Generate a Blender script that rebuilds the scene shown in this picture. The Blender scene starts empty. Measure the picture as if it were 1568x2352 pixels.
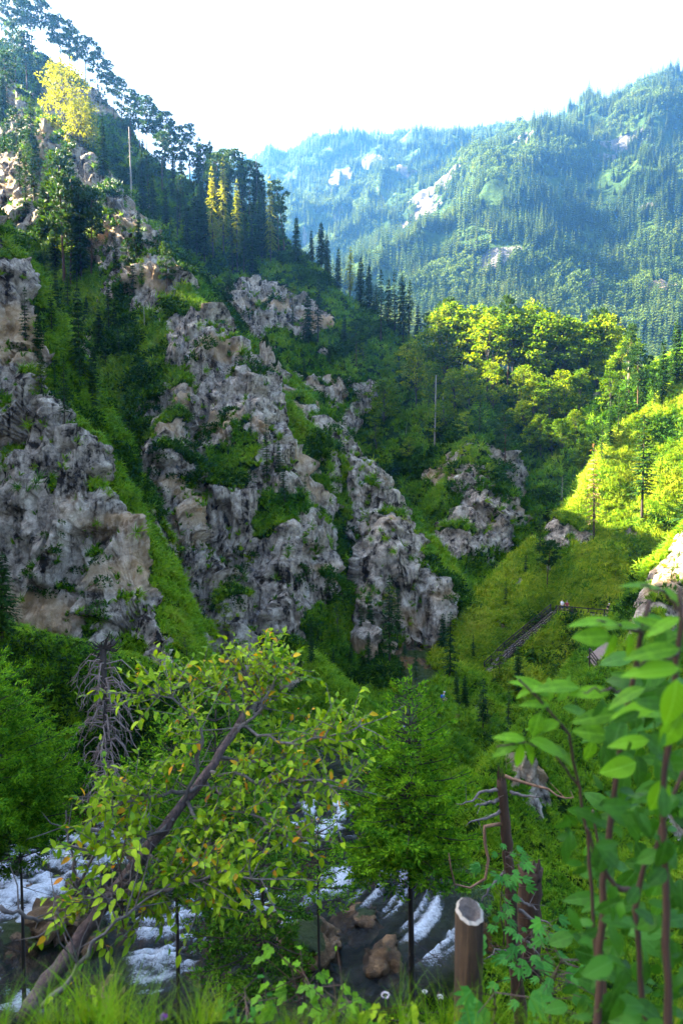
import bpy, bmesh, math, random
import numpy as np
from mathutils import Vector, Matrix, Quaternion

SC = bpy.context.scene
COL = SC.collection
R = math.radians
random.seed(7)
RNG = np.random.default_rng(11)

# ------------------------------------------------------------------ camera
PITCH = R(3.5)
cam_d = bpy.data.cameras.new('camera')
cam = bpy.data.objects.new('camera', cam_d); COL.objects.link(cam)
cam.location = (0, 0, 0)
cam.rotation_euler = (R(90) - PITCH, 0, 0)
cam_d.sensor_fit = 'VERTICAL'; cam_d.sensor_height = 36.0; cam_d.sensor_width = 24.0
cam_d.lens = 24.0
cam_d.clip_start = 0.05; cam_d.clip_end = 9000
cam_d.dof.use_dof = True; cam_d.dof.focus_distance = 55.0; cam_d.dof.aperture_fstop = 2.8
SC.camera = cam

# ------------------------------------------------------------------ sky, sun, exposure
SUN_AZ, SUN_EL = R(-71), R(34)          # azimuth from +Y towards +X
sun_dir = Vector((math.sin(SUN_AZ) * math.cos(SUN_EL), math.cos(SUN_AZ) * math.cos(SUN_EL), math.sin(SUN_EL)))
W = bpy.data.worlds.new('World'); SC.world = W; W.use_nodes = True
_n = W.node_tree.nodes; _l = W.node_tree.links
sky = _n.new('ShaderNodeTexSky'); sky.sky_type = 'NISHITA'; sky.sun_disc = False
sky.sun_elevation = SUN_EL; sky.sun_rotation = SUN_AZ
sky.air_density = 1.0; sky.dust_density = 4.0; sky.ozone_density = 1.0
_n['Background'].inputs['Strength'].default_value = 0.052
_l.new(sky.outputs[0], _n['Background'].inputs['Color'])
sun_l = bpy.data.lights.new('sun', 'SUN'); sun_l.energy = 5.0; sun_l.angle = R(0.5); sun_l.color = (1.0, 0.86, 0.62)
sun = bpy.data.objects.new('sun', sun_l); COL.objects.link(sun)
sun.rotation_euler = (-sun_dir).to_track_quat('-Z', 'Y').to_euler()
SC.view_settings.view_transform = 'Standard'; SC.view_settings.look = 'None'
SC.view_settings.exposure = 4.1; SC.view_settings.gamma = 1.0
SC.render.engine = 'CYCLES'
SC.cycles.use_denoising = True
SC.cycles.max_bounces = 5; SC.cycles.diffuse_bounces = 1; SC.cycles.glossy_bounces = 2
SC.cycles.transmission_bounces = 4; SC.cycles.volume_bounces = 1; SC.cycles.transparent_max_bounces = 6
SC.cycles.sample_clamp_indirect = 6.0

# ------------------------------------------------------------------ helpers
CP, SP = math.cos(PITCH), math.sin(PITCH)
def U(px, py, Y):
    """a point Y metres ahead, seen at (px, py) of a 1568 x 2352 picture"""
    a = (px - 784) / 1568.0; b = (1176 - py) / 1568.0
    d = np.array([a, CP + b * SP, -SP + b * CP])
    return d * (Y / d[1])
def UV(px, py, Y): return Vector(U(px, py, Y))

def _h(ix, iy, iz, seed):
    h = (ix.astype(np.uint32) * np.uint32(374761393) + iy.astype(np.uint32) * np.uint32(668265263)
         + iz.astype(np.uint32) * np.uint32(2147483647) + np.uint32((seed * 1274126177) & 0xffffffff))
    h = (h ^ (h >> np.uint32(13))) * np.uint32(1274126177)
    h = h ^ (h >> np.uint32(16))
    return (h & np.uint32(0xffffff)).astype(np.float32) / np.float32(0xffffff) * 2 - 1
def vnoise(x, y, z, seed=0):
    x = np.asarray(x, np.float32); y = np.asarray(y, np.float32); z = np.asarray(z, np.float32)
    x, y, z = np.broadcast_arrays(x, y, z)
    fx, fy, fz = np.floor(x), np.floor(y), np.floor(z)
    ix, iy, iz = fx.astype(np.int64), fy.astype(np.int64), fz.astype(np.int64)
    u, v, w = x - fx, y - fy, z - fz
    u = u * u * u * (u * (u * 6 - 15) + 10); v = v * v * v * (v * (v * 6 - 15) + 10); w = w * w * w * (w * (w * 6 - 15) + 10)
    def L(a, b, t): return a + (b - a) * t
    c = [[[ _h(ix + i, iy + j, iz + k, seed) for k in (0, 1)] for j in (0, 1)] for i in (0, 1)]
    return L(L(L(c[0][0][0], c[1][0][0], u), L(c[0][1][0], c[1][1][0], u), v),
             L(L(c[0][0][1], c[1][0][1], u), L(c[0][1][1], c[1][1][1], u), v), w)
def fbm(x, y, z, seed=0, oct=4, gain=0.5, ridged=False):
    s = 0.0; a = 1.0; t = 0.0
    x = np.asarray(x, np.float32); y = np.asarray(y, np.float32); z = np.asarray(z, np.float32)
    for o in range(oct):
        n = vnoise(x, y, z, seed + o * 17)
        if ridged: n = 1 - 2 * np.abs(n)
        s = s + a * n; t += a; a *= gain
        x, y, z = (x * 1.6 + y * 1.2) * 1.02 + 3.1, (y * 1.6 - x * 1.2) * 1.02 + z * 0.3 + 7.7, z * 1.98 + x * 0.15 + 1.3
    return s / t
def sstep(a, b, x):
    t = np.clip((x - a) / (b - a), 0, 1); return t * t * (3 - 2 * t)

def mesh_obj(name, verts, faces, mat=None, parent=None, smooth=False, link=True):
    me = bpy.data.meshes.new(name)
    verts = np.asarray(verts, np.float32).reshape(-1, 3)
    if isinstance(faces, np.ndarray):
        k = faces.shape[1]; nf = faces.shape[0]
        me.vertices.add(len(verts)); me.vertices.foreach_set('co', verts.ravel())
        me.loops.add(nf * k); me.loops.foreach_set('vertex_index', faces.astype(np.int32).ravel())
        me.polygons.add(nf)
        me.polygons.foreach_set('loop_start', np.arange(0, nf * k, k, dtype=np.int32))
        me.polygons.foreach_set('loop_total', np.full(nf, k, np.int32))
        me.update(calc_edges=True)
    else:
        me.from_pydata([tuple(v) for v in verts], [], faces); me.update()
    if smooth: me.polygons.foreach_set('use_smooth', np.ones(len(me.polygons), bool))
    mats = mat if isinstance(mat, (list, tuple)) else [mat]
    for m in mats:
        if m: me.materials.append(m)
    o = bpy.data.objects.new(name, me)
    if link: COL.objects.link(o)
    if parent: o.parent = parent
    return o
def tag(o, label=None, cat=None, group=None, kind=None):
    if label: o['label'] = label
    if cat: o['category'] = cat
    if group: o['group'] = group
    if kind: o['kind'] = kind
    return o
def empty(name, loc=(0, 0, 0), rz=0.0, label=None, cat=None, group=None):
    o = bpy.data.objects.new(name, None); COL.objects.link(o)
    o.location = loc; o.rotation_euler = (0, 0, rz); o.empty_display_size = 0.2
    return tag(o, label, cat, group)

class MB:
    """collects polygons of one mesh"""
    def __init__(s): s.v = []; s.f = []; s.m = []
    def add(s, vs, fs, mi=0):
        b = len(s.v); s.v.extend([tuple(v) for v in vs]); s.f.extend([tuple(i + b for i in f) for f in fs]); s.m.extend([mi] * len(fs))
    def tube(s, pts, rads, n=6, cap=True, mi=0, jitter=0.0, rnd=random):
        pts = [Vector(p) for p in pts]; b = len(s.v); k = len(pts)
        up = Vector((0.31, 0.17, 0.93)).normalized(); prev = None
        for i, p in enumerate(pts):
            t = (pts[min(i + 1, k - 1)] - pts[max(i - 1, 0)])
            t = t.normalized() if t.length > 1e-9 else Vector((0, 0, 1))
            if prev is None:
                a = t.cross(up);  a = a if a.length > 1e-3 else t.cross(Vector((1, 0, 0)))
            else: a = prev - t * prev.dot(t)
            a.normalize(); prev = a; c = t.cross(a)
            for j in range(n):
                an = 2 * math.pi * j / n; r = rads[i] * (1 + (rnd.uniform(-jitter, jitter) if jitter else 0))
                s.v.append(tuple(p + a * (r * math.cos(an)) + c * (r * math.sin(an))))
        for i in range(k - 1):
            for j in range(n):
                s.f.append((b + i * n + j, b + i * n + (j + 1) % n, b + (i + 1) * n + (j + 1) % n, b + (i + 1) * n + j)); s.m.append(mi)
        if cap:
            s.f.append(tuple(b + j for j in reversed(range(n)))); s.m.append(mi)
            s.f.append(tuple(b + (k - 1) * n + j for j in range(n))); s.m.append(mi)
    def box(s, c, x, y, z, mi=0):
        """box with centre c and half-axis vectors x, y, z"""
        c, x, y, z = Vector(c), Vector(x), Vector(y), Vector(z)
        vs = [c + x * i + y * j + z * k for i in (-1, 1) for j in (-1, 1) for k in (-1, 1)]
        s.add(vs, [(0, 1, 3, 2), (4, 6, 7, 5), (0, 4, 5, 1), (2, 3, 7, 6), (0, 2, 6, 4), (1, 5, 7, 3)], mi)
    def bar(s, a, b, w, h, mi=0):
        a, b = Vector(a), Vector(b); t = (b - a); L = t.length; t.normalize()
        side = t.cross(Vector((0, 0, 1)));  side = side.normalized() if side.length > 1e-3 else Vector((1, 0, 0))
        up = side.cross(t)
        s.box((a + b) / 2, t * (L / 2), side * (w / 2), up * (h / 2), mi)
    def build(s, name, mat=None, parent=None, smooth=False, link=True):
        o = mesh_obj(name, s.v, s.f, mat, parent, smooth, link)
        if any(s.m): o.data.polygons.foreach_set('material_index', np.array(s.m, np.int32))
        return o

# ------------------------------------------------------------------ materials
def new_mat(name):
    m = bpy.data.materials.new(name); m.use_nodes = True
    nt = m.node_tree; nt.nodes.clear()
    out = nt.nodes.new('ShaderNodeOutputMaterial')
    return m, nt, out
def N(nt, t, **kw):
    n = nt.nodes.new(t)
    for k, v in kw.items():
        if k.startswith('i_'):
            key = k[2:]; key = int(key) if key.isdigit() else key.replace('_', ' ')
            n.inputs[key].default_value = v
        else: setattr(n, k, v)
    return n
def ramp(nt, fac, stops, interp='LINEAR'):
    r = nt.nodes.new('ShaderNodeValToRGB'); r.color_ramp.interpolation = interp
    el = r.color_ramp.elements
    while len(el) < len(stops): el.new(0.5)
    for e, (p, c) in zip(el, stops):
        e.position = p; e.color = (c[0], c[1], c[2], 1) if hasattr(c, '__len__') else (c, c, c, 1)
    if fac is not None: nt.links.new(fac, r.inputs[0])
    return r
def mixc(nt, fac, a, b, mode='MIX'):
    m = nt.nodes.new('ShaderNodeMix'); m.data_type = 'RGBA'; m.blend_type = mode
    for sock, v in ((m.inputs[0], fac), (m.inputs[6], a), (m.inputs[7], b)):
        if hasattr(v, 'is_output'): nt.links.new(v, sock)
        elif hasattr(v, '__len__'): sock.default_value = (v[0], v[1], v[2], 1)
        else: sock.default_value = v
    return m.outputs[2]
def noise(nt, scale, detail=4, rough=0.6, co=None, dist=0.0):
    n = N(nt, 'ShaderNodeTexNoise', i_Scale=scale, i_Detail=detail, i_Roughness=rough, i_Distortion=dist)
    if co is not None: nt.links.new(co, n.inputs['Vector'])
    return n

def leaf_mat(name, stops, trans=0.45, rough=0.55, nscale=0.35, spec=0.06, objvar=True, ylift=1.0):
    """foliage: colour varies by clump and from tree to tree; thin leaves pass light"""
    m, nt, out = new_mat(name)
    geo = N(nt, 'ShaderNodeNewGeometry'); oi = N(nt, 'ShaderNodeObjectInfo')
    n1 = noise(nt, nscale, 3, 0.6, geo.outputs['Position'])
    v = N(nt, 'ShaderNodeMath', operation='MULTIPLY_ADD'); nt.links.new(geo.outputs['Random Per Island'], v.inputs[0]); v.inputs[1].default_value = 0.42
    nt.links.new(n1.outputs[0], v.inputs[2])
    v2 = N(nt, 'ShaderNodeMath', operation='MULTIPLY_ADD'); nt.links.new(oi.outputs['Random'], v2.inputs[0]); v2.inputs[1].default_value = 0.22 if objvar else 0.0
    nt.links.new(v.outputs[0], v2.inputs[2])
    v3 = N(nt, 'ShaderNodeMath', operation='SUBTRACT'); nt.links.new(v2.outputs[0], v3.inputs[0]); v3.inputs[1].default_value = 0.30 if objvar else 0.2
    r = ramp(nt, v3.outputs[0], stops)
    p = N(nt, 'ShaderNodeBsdfPrincipled', i_Roughness=rough); p.inputs['Specular IOR Level'].default_value = spec
    nt.links.new(r.outputs[0], p.inputs['Base Color'])
    t = N(nt, 'ShaderNodeBsdfTranslucent')
    tc = mixc(nt, 1.0, r.outputs[0], (1.35 * ylift, 1.15, 0.35), 'MULTIPLY')
    nt.links.new(tc, t.inputs['Color'])
    mx = N(nt, 'ShaderNodeMixShader', i_0=trans)
    nt.links.new(p.outputs[0], mx.inputs[1]); nt.links.new(t.outputs[0], mx.inputs[2])
    nt.links.new(mx.outputs[0], out.inputs['Surface'])
    return m

def bark_mat(name, c1, c2, scale=9.0, rough=0.9, bump=0.5, stretch=0.18):
    m, nt, out = new_mat(name)
    tc = N(nt, 'ShaderNodeTexCoord'); mp = N(nt, 'ShaderNodeMapping'); mp.inputs['Scale'].default_value = (1, 1, stretch)
    nt.links.new(tc.outputs['Object'], mp.inputs[0])
    n1 = noise(nt, scale, 6, 0.7, mp.outputs[0]); n2 = noise(nt, scale * 0.22, 3, 0.6, tc.outputs['Object'])
    r = ramp(nt, n1.outputs[0], [(0.33, c1), (0.62, c2)])
    c = mixc(nt, n2.outputs[0], r.outputs[0], tuple(0.75 * a + 0.25 * b for a, b in zip(c1, c2)))
    p = N(nt, 'ShaderNodeBsdfPrincipled', i_Roughness=rough)
    nt.links.new(c, p.inputs['Base Color'])
    b = N(nt, 'ShaderNodeBump', i_Strength=bump, i_Distance=0.02); nt.links.new(n1.outputs[0], b.inputs['Height']); nt.links.new(b.outputs[0], p.inputs['Normal'])
    nt.links.new(p.outputs[0], out.inputs['Surface'])
    return m

def terrain_mat(name, rock=((0.020, 0.016, 0.013), (0.36, 0.295, 0.23), (0.74, 0.64, 0.51)), warm=(0.52, 0.33, 0.16),
                grass=((0.004, 0.010, 0.002), (0.012, 0.034, 0.003), (0.04, 0.085, 0.006)), bscale=1.0, rough=0.95, spec=0.05, bump=0.8):
    m, nt, out = new_mat(name)
    geo = N(nt, 'ShaderNodeNewGeometry'); pos = geo.outputs['Position']
    A = lambda nm: N(nt, 'ShaderNodeAttribute', attribute_name=nm).outputs['Fac']
    n3 = noise(nt, 1.9 * bscale, 6, 0.8, pos, 0.3)
    def block(scale, stretch):
        """tilted planes, one for each cell: fracture faces"""
        mp = N(nt, 'ShaderNodeMapping'); mp.inputs['Scale'].default_value = (scale, scale, scale * stretch)
        wv = mixc(nt, 0.35 / bscale, pos, n3.outputs['Color'], 'ADD'); nt.links.new(wv, mp.inputs[0])
        vo = N(nt, 'ShaderNodeTexVoronoi', i_Scale=1.0); nt.links.new(mp.outputs[0], vo.inputs['Vector'])
        d1 = N(nt, 'ShaderNodeVectorMath', operation='SUBTRACT'); nt.links.new(mp.outputs[0], d1.inputs[0]); nt.links.new(vo.outputs['Position'], d1.inputs[1])
        d2 = N(nt, 'ShaderNodeVectorMath', operation='SUBTRACT'); nt.links.new(vo.outputs['Color'], d2.inputs[0]); d2.inputs[1].default_value = (.5, .5, .5)
        dt = N(nt, 'ShaderNodeVectorMath', operation='DOT_PRODUCT'); nt.links.new(d1.outputs[0], dt.inputs[0]); nt.links.new(d2.outputs[0], dt.inputs[1])
        sep = N(nt, 'ShaderNodeSeparateColor'); nt.links.new(vo.outputs['Color'], sep.inputs[0])
        return dt.outputs['Value'], sep.outputs[0]
    h1, t1 = block(0.75 * bscale, .55); h2, t2 = block(2.1 * bscale, .7)
    def madd(a, k, b):
        q = N(nt, 'ShaderNodeMath', operation='MULTIPLY_ADD', i_1=k); nt.links.new(a, q.inputs[0])
        if hasattr(b, 'is_output'): nt.links.new(b, q.inputs[2])
        else: q.inputs[2].default_value = b
        return q.outputs[0]
    nb_ = noise(nt, .5 * bscale, 5, .62, pos, .4)
    mps = N(nt, 'ShaderNodeMapping'); mps.inputs['Scale'].default_value = (bscale, bscale, bscale * .13); nt.links.new(pos, mps.inputs[0])
    ns_ = noise(nt, .85, 4, .65, mps.outputs[0], .6); sr_ = ramp(nt, ns_.outputs[0], [(.36, 0.0), (.52, 1.0)])
    tone = madd(n3.outputs[0], 1.25, madd(t2, .18, madd(t1, .22, madd(sr_.outputs[0], .34, madd(nb_.outputs[0], 1.1, -1.22)))))
    rr = ramp(nt, tone, [(0.12, rock[0]), (0.48, rock[1]), (0.85, rock[2])])
    c1 = mixc(nt, A('warm'), rr.outputs[0], warm)
    c4 = c1
    gr = ramp(nt, madd(n3.outputs[0], 0.9, madd(A('gtone'), 1.0, -0.45)), [(0.2, grass[0]), (0.5, grass[1]), (0.85, grass[2])])
    mk = madd(n3.outputs[0], 0.9, A('rock'))
    mr = ramp(nt, madd(mk, 0.5, 0.0), [(0.40, 0.0), (0.52, 1.0)])
    col = mixc(nt, mr.outputs[0], gr.outputs[0], c4)
    p = N(nt, 'ShaderNodeBsdfPrincipled', i_Roughness=rough); p.inputs['Specular IOR Level'].default_value = spec
    nt.links.new(col, p.inputs['Base Color'])
    b = N(nt, 'ShaderNodeBump', i_Strength=1.0, i_Distance=bump / bscale); nt.links.new(madd(h1, 1.1, madd(h2, .45, madd(n3.outputs[0], .55, 0.0))), b.inputs['Height'])
    nt.links.new(b.outputs[0], p.inputs['Normal'])
    nt.links.new(p.outputs[0], out.inputs['Surface'])
    return m
# ------------------------------------------------------------------ the land: ridges, flanks, river bed
def prof(d, segs):
    z = np.zeros_like(d); last = 0.0
    for i, (lim, sl) in enumerate(segs):
        z += np.clip(d - last, 0, lim - last) * sl; last = lim
    return z
# name, crest (picture x, y, metres ahead), flank on the left of the crest's direction, on its right: (to distance, slope)
RIDGES = [
 ('skyline_ridge', [(-700,-330,275),(-300,-120,262),(-100,20,250),(0,95,240),(100,140,235),(190,190,230),(250,250,226),(330,355,218),(450,430,210),(560,480,204),(640,545,198),(720,610,192),(800,680,186),(880,735,181),(950,780,177),(1000,820,172)],
   [(400,.8)], [(10,.7),(26,.9),(60,.98),(400,1.15)]),
 ('big_rock_spur', [(-260,-60,205),(-60,130,188),(60,235,172),(120,290,158),(215,380,142),(300,480,130),(345,565,121),(400,645,113),(455,705,107),(530,775,101),(562,870,96),(592,960,92),(640,1110,88),(662,1220,84),(660,1330,80),(640,1430,77),(600,1500,74)],
   [(7,1.25),(400,.85)], [(3,1.0),(14,1.9),(30,1.3),(400,1.1)]),
 ('big_rock_spur', [(440,790,103),(425,900,96),(415,1005,88),(405,1080,85),(440,1190,81),(500,1330,77),(545,1480,70),(560,1540,66)],
   [(4,1.9),(400,1.3)], [(3,1.1),(12,2.3),(400,1.2)]),
 ('middle_rock_spur', [(600,815,130),(640,870,124),(690,925,117),(760,1000,110),(840,1070,105),(895,1150,100),(905,1190,97)],
   [(8,1.15),(400,1.4)], [(2,.9),(16,1.75),(400,1.3)]),
 ('middle_rock_spur', [(905,1185,90),(890,1215,89),(868,1290,87),(850,1370,84)],
   [(8,2.0),(400,1.4)], [(8,1.6),(400,1.4)]),
 ('near_rock_spur', [(-1300,-500,170),(-800,-200,130),(-400,100,100),(-150,360,82),(0,560,68),(40,660,65),(62,860,62),(100,930,60),(160,985,58),(205,1100,56),(270,1220,54),(325,1370,51),(350,1480,48)],
   [(2.5,.72),(4.5,1.1),(400,2.6)], [(2,1.2),(16,2.4),(400,1.4)]),
 ('wooded_ridge', [(950,800,175),(1000,870,166),(1100,865,158),(1200,850,154),(1300,835,152),(1400,830,150),(1450,860,148),(1500,860,140),(1568,800,132),(1700,640,130),(1900,400,130)],
   [(400,.5)], [(12,.55),(30,.95),(400,.8)]),
 ('central_spur', [(1100,880,152),(1095,1000,124),(1085,1060,116),(1072,1110,111),(1050,1200,107),(1010,1340,101),(960,1490,94)],
   [(5,.9),(400,1.6)], [(4,.85),(400,1.6)]),
 ('right_hillside', [(1900,560,128),(1700,760,118),(1568,880,112),(1480,945,110),(1420,990,108),(1340,1105,104),(1270,1195,100),(1180,1285,95),(1100,1375,90),(1040,1435,86),(990,1505,81),(965,1560,76)],
   [(40,.74),(400,.85)], [(5,1.1),(400,2.0)]),
 ('right_crag', [(2100,800,80),(1720,1000,73),(1568,1235,66),(1510,1400,60),(1450,1470,54),(1350,1545,47),(1240,1650,41),(1150,1760,36),(1100,1850,33)],
   [(6,.9),(400,1.1)], [(5,1.5),(400,1.7)]),
 ('gorge_bank', [(640,1470,76),(720,1530,68),(790,1580,60),(840,1640,54),(800,1740,46),(765,1815,40)],
   [(400,.9)], [(400,.8)]),
 ('gorge_bank', [(1040,1540,76),(1010,1600,66),(985,1680,55),(940,1760,47),(870,1830,41),(800,1870,37.5)],
   [(400,1.0)], [(400,.9)]),
 ('unseen_shade_ridge', [('w',-135,150,104),('w',-118,110,96),('w',-108,70,96),('w',-102,30,94),('w',-95,-10,84)],  # unseen mass added beyond the left frame to keep sun off the foreground
   [(400,1.4)], [(400,1.4)]),
 ('left_bank', [(-700,1300,44),(-200,1425,38),(0,1455,34),(100,1472,33),(190,1500,32.5),(290,1505,33),(400,1540,34),(470,1600,35),(540,1660,37)],
   [(400,.45)], [(1.2,1.0),(6,2.6),(400,.9)]),
]
RIVER = np.array([(-40,27,-14.2),(-22,26,-15.0),(-13,26.5,-15.8),(-7,25.5,-16.2),(-2,27.5,-16.8),(-1.0,33,-17.4),(-0.3,40,-18.9),(2.6,50,-20.8),(6.5,60,-22.8),(8.6,70,-24.0),(9.6,80,-23.0),(11,95,-17),(18,125,-8),(40,175,8)], float)
RW = np.array([5,5.2,5.2,5.5,5.0,2.0,1.0,.8,.7,.6,.6,.6,.5,.5])

STEP = 0.6
GX = np.arange(-270, 200, STEP); GY = np.arange(-12, 300, STEP)
gx, gy = np.meshgrid(GX, GY, indexing='ij')
wx = gx + 2.2 * fbm(gx / 17, gy / 17, 0, 3, 3) * np.clip(gy / 60, 0, 1)
wy = gy + 2.2 * fbm(gx / 17, gy / 17, 9, 5, 3) * np.clip(gy / 60, 0, 1)
SG = np.zeros(gx.shape); Hs = np.full(gx.shape, -400.0); ID = np.zeros(gx.shape, np.int16); CD = np.full(gx.shape, 99.0)
for ri, (nm, pts, pl, pr) in enumerate(RIDGES):
    P = np.array([U(*p) if len(p) == 3 else p[1:] for p in pts])
    best = np.full(gx.shape, 1e9); zc = np.zeros(gx.shape); sg = np.zeros(gx.shape)
    for a, b in zip(P[:-1], P[1:]):
        d = b[:2] - a[:2]; L2 = d @ d
        t = np.clip(((wx - a[0]) * d[0] + (wy - a[1]) * d[1]) / L2, 0, 1)
        ex = wx - a[0] - t * d[0]; ey = wy - a[1] - t * d[1]
        dist = np.sqrt(ex * ex + ey * ey); m = dist < best
        best = np.where(m, dist, best); zc = np.where(m, a[2] + t * (b[2] - a[2]), zc)
        cr = d[0] * ey - d[1] * ex
        sg = np.where(m, cr / (math.sqrt(L2) * np.maximum(dist, 1e-3)), sg)
    tl = sstep(-0.6, 0.6, sg)
    h = zc - (prof(best, pl) * tl + prof(best, pr) * (1 - tl))
    # gullies running down the flanks
    g = fbm(gx / 11, gy / 11, 0, 20 + ri, 3, 0.5, True)
    h += g * np.clip(best - 2.5, 0, 9) * (0.42 if 'rock' in nm else 0.26 if 'crag' in nm or 'spur' in nm else 0.14)
    m = h > Hs
    Hs = np.where(m, h, Hs); ID = np.where(m, ri, ID); CD = np.where(m, best, CD); SG = np.where(m, sg, SG)
# near slope on which the camera stands
near = -1.70 - np.where(gy > 2.1, (gy - 2.1) * 1.14, 0) + 0.10 * np.clip(gx - 2, 0, 30) * np.clip(gy / 8, 0, 1) + 0.25 * fbm(gx / 3, gy / 3, 0, 91, 3) * sstep(2.5, 6, gy)
near = np.where(gx > 9, near + (gx - 9) * .35, near)
m = near > Hs; Hs = np.where(m, near, Hs); ID = np.where(m, 50, ID); CD = np.where(m, 9.0, CD)
# river bed: never below, and carved
rd = np.full(gx.shape, 1e9); rz = np.zeros(gx.shape); rw = np.zeros(gx.shape)
for (a, b, wa, wb) in zip(RIVER[:-1], RIVER[1:], RW[:-1], RW[1:]):
    d = b[:2] - a[:2]; L2 = d @ d
    t = np.clip(((gx - a[0]) * d[0] + (gy - a[1]) * d[1]) / L2, 0, 1)
    dist = np.hypot(gx - a[0] - t * d[0], gy - a[1] - t * d[1]); m = dist < rd
    rd = np.where(m, dist, rd); rz = np.where(m, a[2] + t * (b[2] - a[2]), rz); rw = np.where(m, wa + t * (wb - wa), rw)
bed = rz - 0.62 + 1.5 * fbm(gx / 2.3, gy / 2.3, 0, 60, 4) 
k = sstep(0, 3.0, rd - rw + 0.8 * fbm(gx / 3, gy / 3, 4, 61, 3))
carve = np.minimum(Hs, bed + np.clip(rd - rw, 0, 99) * 3.0)
Hs2 = np.maximum(np.where(gy < 84, carve, Hs), bed - np.clip(rd - rw, 0, 60) * 0.15)
ID = np.where((Hs2 <= bed + .3) & (rd < rw + 3) & (gy < 84), 51, ID); Hs = Hs2

def lat(A, x, y):
    fx = np.clip((np.asarray(x) - GX[0]) / STEP, 0, len(GX) - 1.001); fy = np.clip((np.asarray(y) - GY[0]) / STEP, 0, len(GY) - 1.001)
    i = fx.astype(int); j = fy.astype(int); u = fx - i; v = fy - j
    return A[i, j] * (1 - u) * (1 - v) + A[i + 1, j] * u * (1 - v) + A[i, j + 1] * (1 - u) * v + A[i + 1, j + 1] * u * v
def ground(x, y): return float(lat(Hs, x, y))
def hit(px, py, y0=3.0, y1=290.0):
    """where the line of sight through a picture point meets the land"""
    ys = np.geomspace(y0, y1, 2500); d = U(px, py, 1.0)
    z = lat(Hs, d[0] * ys, ys); below = d[2] * ys < z
    i = int(np.argmax(below)) if below.any() else len(ys) - 1
    return np.array([d[0] * ys[i], ys[i], float(z[i])])

# the footpath and its stairway are cut into the right hillside
P_top, P_mid, P_low = hit(1274, 1409, 20), hit(1166, 1500, 20), hit(1122, 1545, 20)
zt = P_top[2]
PE = []
for px_, dy_ in ((1345, -1.2), (1390, -2.2), (1440, -3.2), (1500, -4.6)):
    y_ = P_top[1] + dy_; PE.append(np.array([U(px_, 1415, y_)[0], y_, zt - .05]))
PATH_LINE = [P_low, P_mid, P_top + np.array([-.5, .3, 0])] + [q + np.array([0, .5, 0]) for q in PE]
def path_dist(x, y):
    bd = np.full(np.shape(x), 1e9); pz_ = np.zeros(np.shape(x))
    for a, b in zip(PATH_LINE[:-1], PATH_LINE[1:]):
        d = b[:2] - a[:2]; t = np.clip(((x - a[0]) * d[0] + (y - a[1]) * d[1]) / (d @ d), 0, 1)
        e_ = np.hypot(x - a[0] - t * d[0], y - a[1] - t * d[1]); m_ = e_ < bd; bd = np.where(m_, e_, bd); pz_ = np.where(m_, a[2] + t * (b[2] - a[2]), pz_)
    return bd, pz_
_pd, _pz = path_dist(gx, gy); _w = 1 - sstep(.9, 2.0, _pd)
Hs = Hs * (1 - _w) + (_pz - .12) * _w

# fan of samples: dense where steep
az = np.concatenate([np.arange(-86, -29, 0.8), np.arange(-29, 29.01, 0.145), np.arange(29.8, 58, 0.8)])
NC, NR = len(az), 1200
rf = np.geomspace(1.2, 296, 3200)
ca, sa = np.cos(np.radians(az)), np.sin(np.radians(az))
rr_ = rf[None, :] / np.maximum(ca, 0.75)[:, None]
zf = lat(Hs, rr_ * sa[:, None], rr_ * ca[:, None])
dz = np.diff(zf, axis=1); dr = np.diff(rr_, axis=1)
wgt = np.sqrt(dr * dr + dz * dz) / np.maximum(rr_[:, 1:], 14.0) * np.where(rr_[:, 1:] < 18, .13, np.where(rr_[:, 1:] > 225, .5, 1.0))
cw = np.concatenate([np.zeros((NC, 1)), np.cumsum(wgt, axis=1)], axis=1)
# even out between neighbouring rays so that the rows stay aligned
kern = np.ones(9) / 9
rows = np.empty((NC, NR))
for i in range(NC):
    rows[i] = np.interp(np.linspace(0, cw[i, -1], NR), cw[i], rr_[i])
pad = np.pad(rows, ((4, 4), (0, 0)), mode='edge'); rows = sum(pad[k0:k0 + NC] for k0 in range(9)) / 9
TX = rows * sa[:, None]; TY = rows * ca[:, None]; TZ = lat(Hs, TX, TY)
TID = ID[np.clip(np.rint((TX - GX[0]) / STEP).astype(int), 0, len(GX) - 1), np.clip(np.rint((TY - GY[0]) / STEP).astype(int), 0, len(GY) - 1)]
TCD = lat(CD, TX, TY); TRD = lat(rd - rw, TX, TY)
# slope from the lattice
sxl, syl = np.gradient(Hs, STEP); SL = np.hypot(sxl, syl)
def blur(A, n):
    for ax in (0, 1):
        p = np.pad(A, [(n, n) if k0 == ax else (0, 0) for k0 in (0, 1)], mode='edge')
        A = sum(np.take(p, range(k0, k0 + A.shape[ax]), axis=ax) for k0 in range(2 * n + 1)) / (2 * n + 1)
    return A
SL = blur(SL, 1)
TS = lat(SL, TX, TY)
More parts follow.
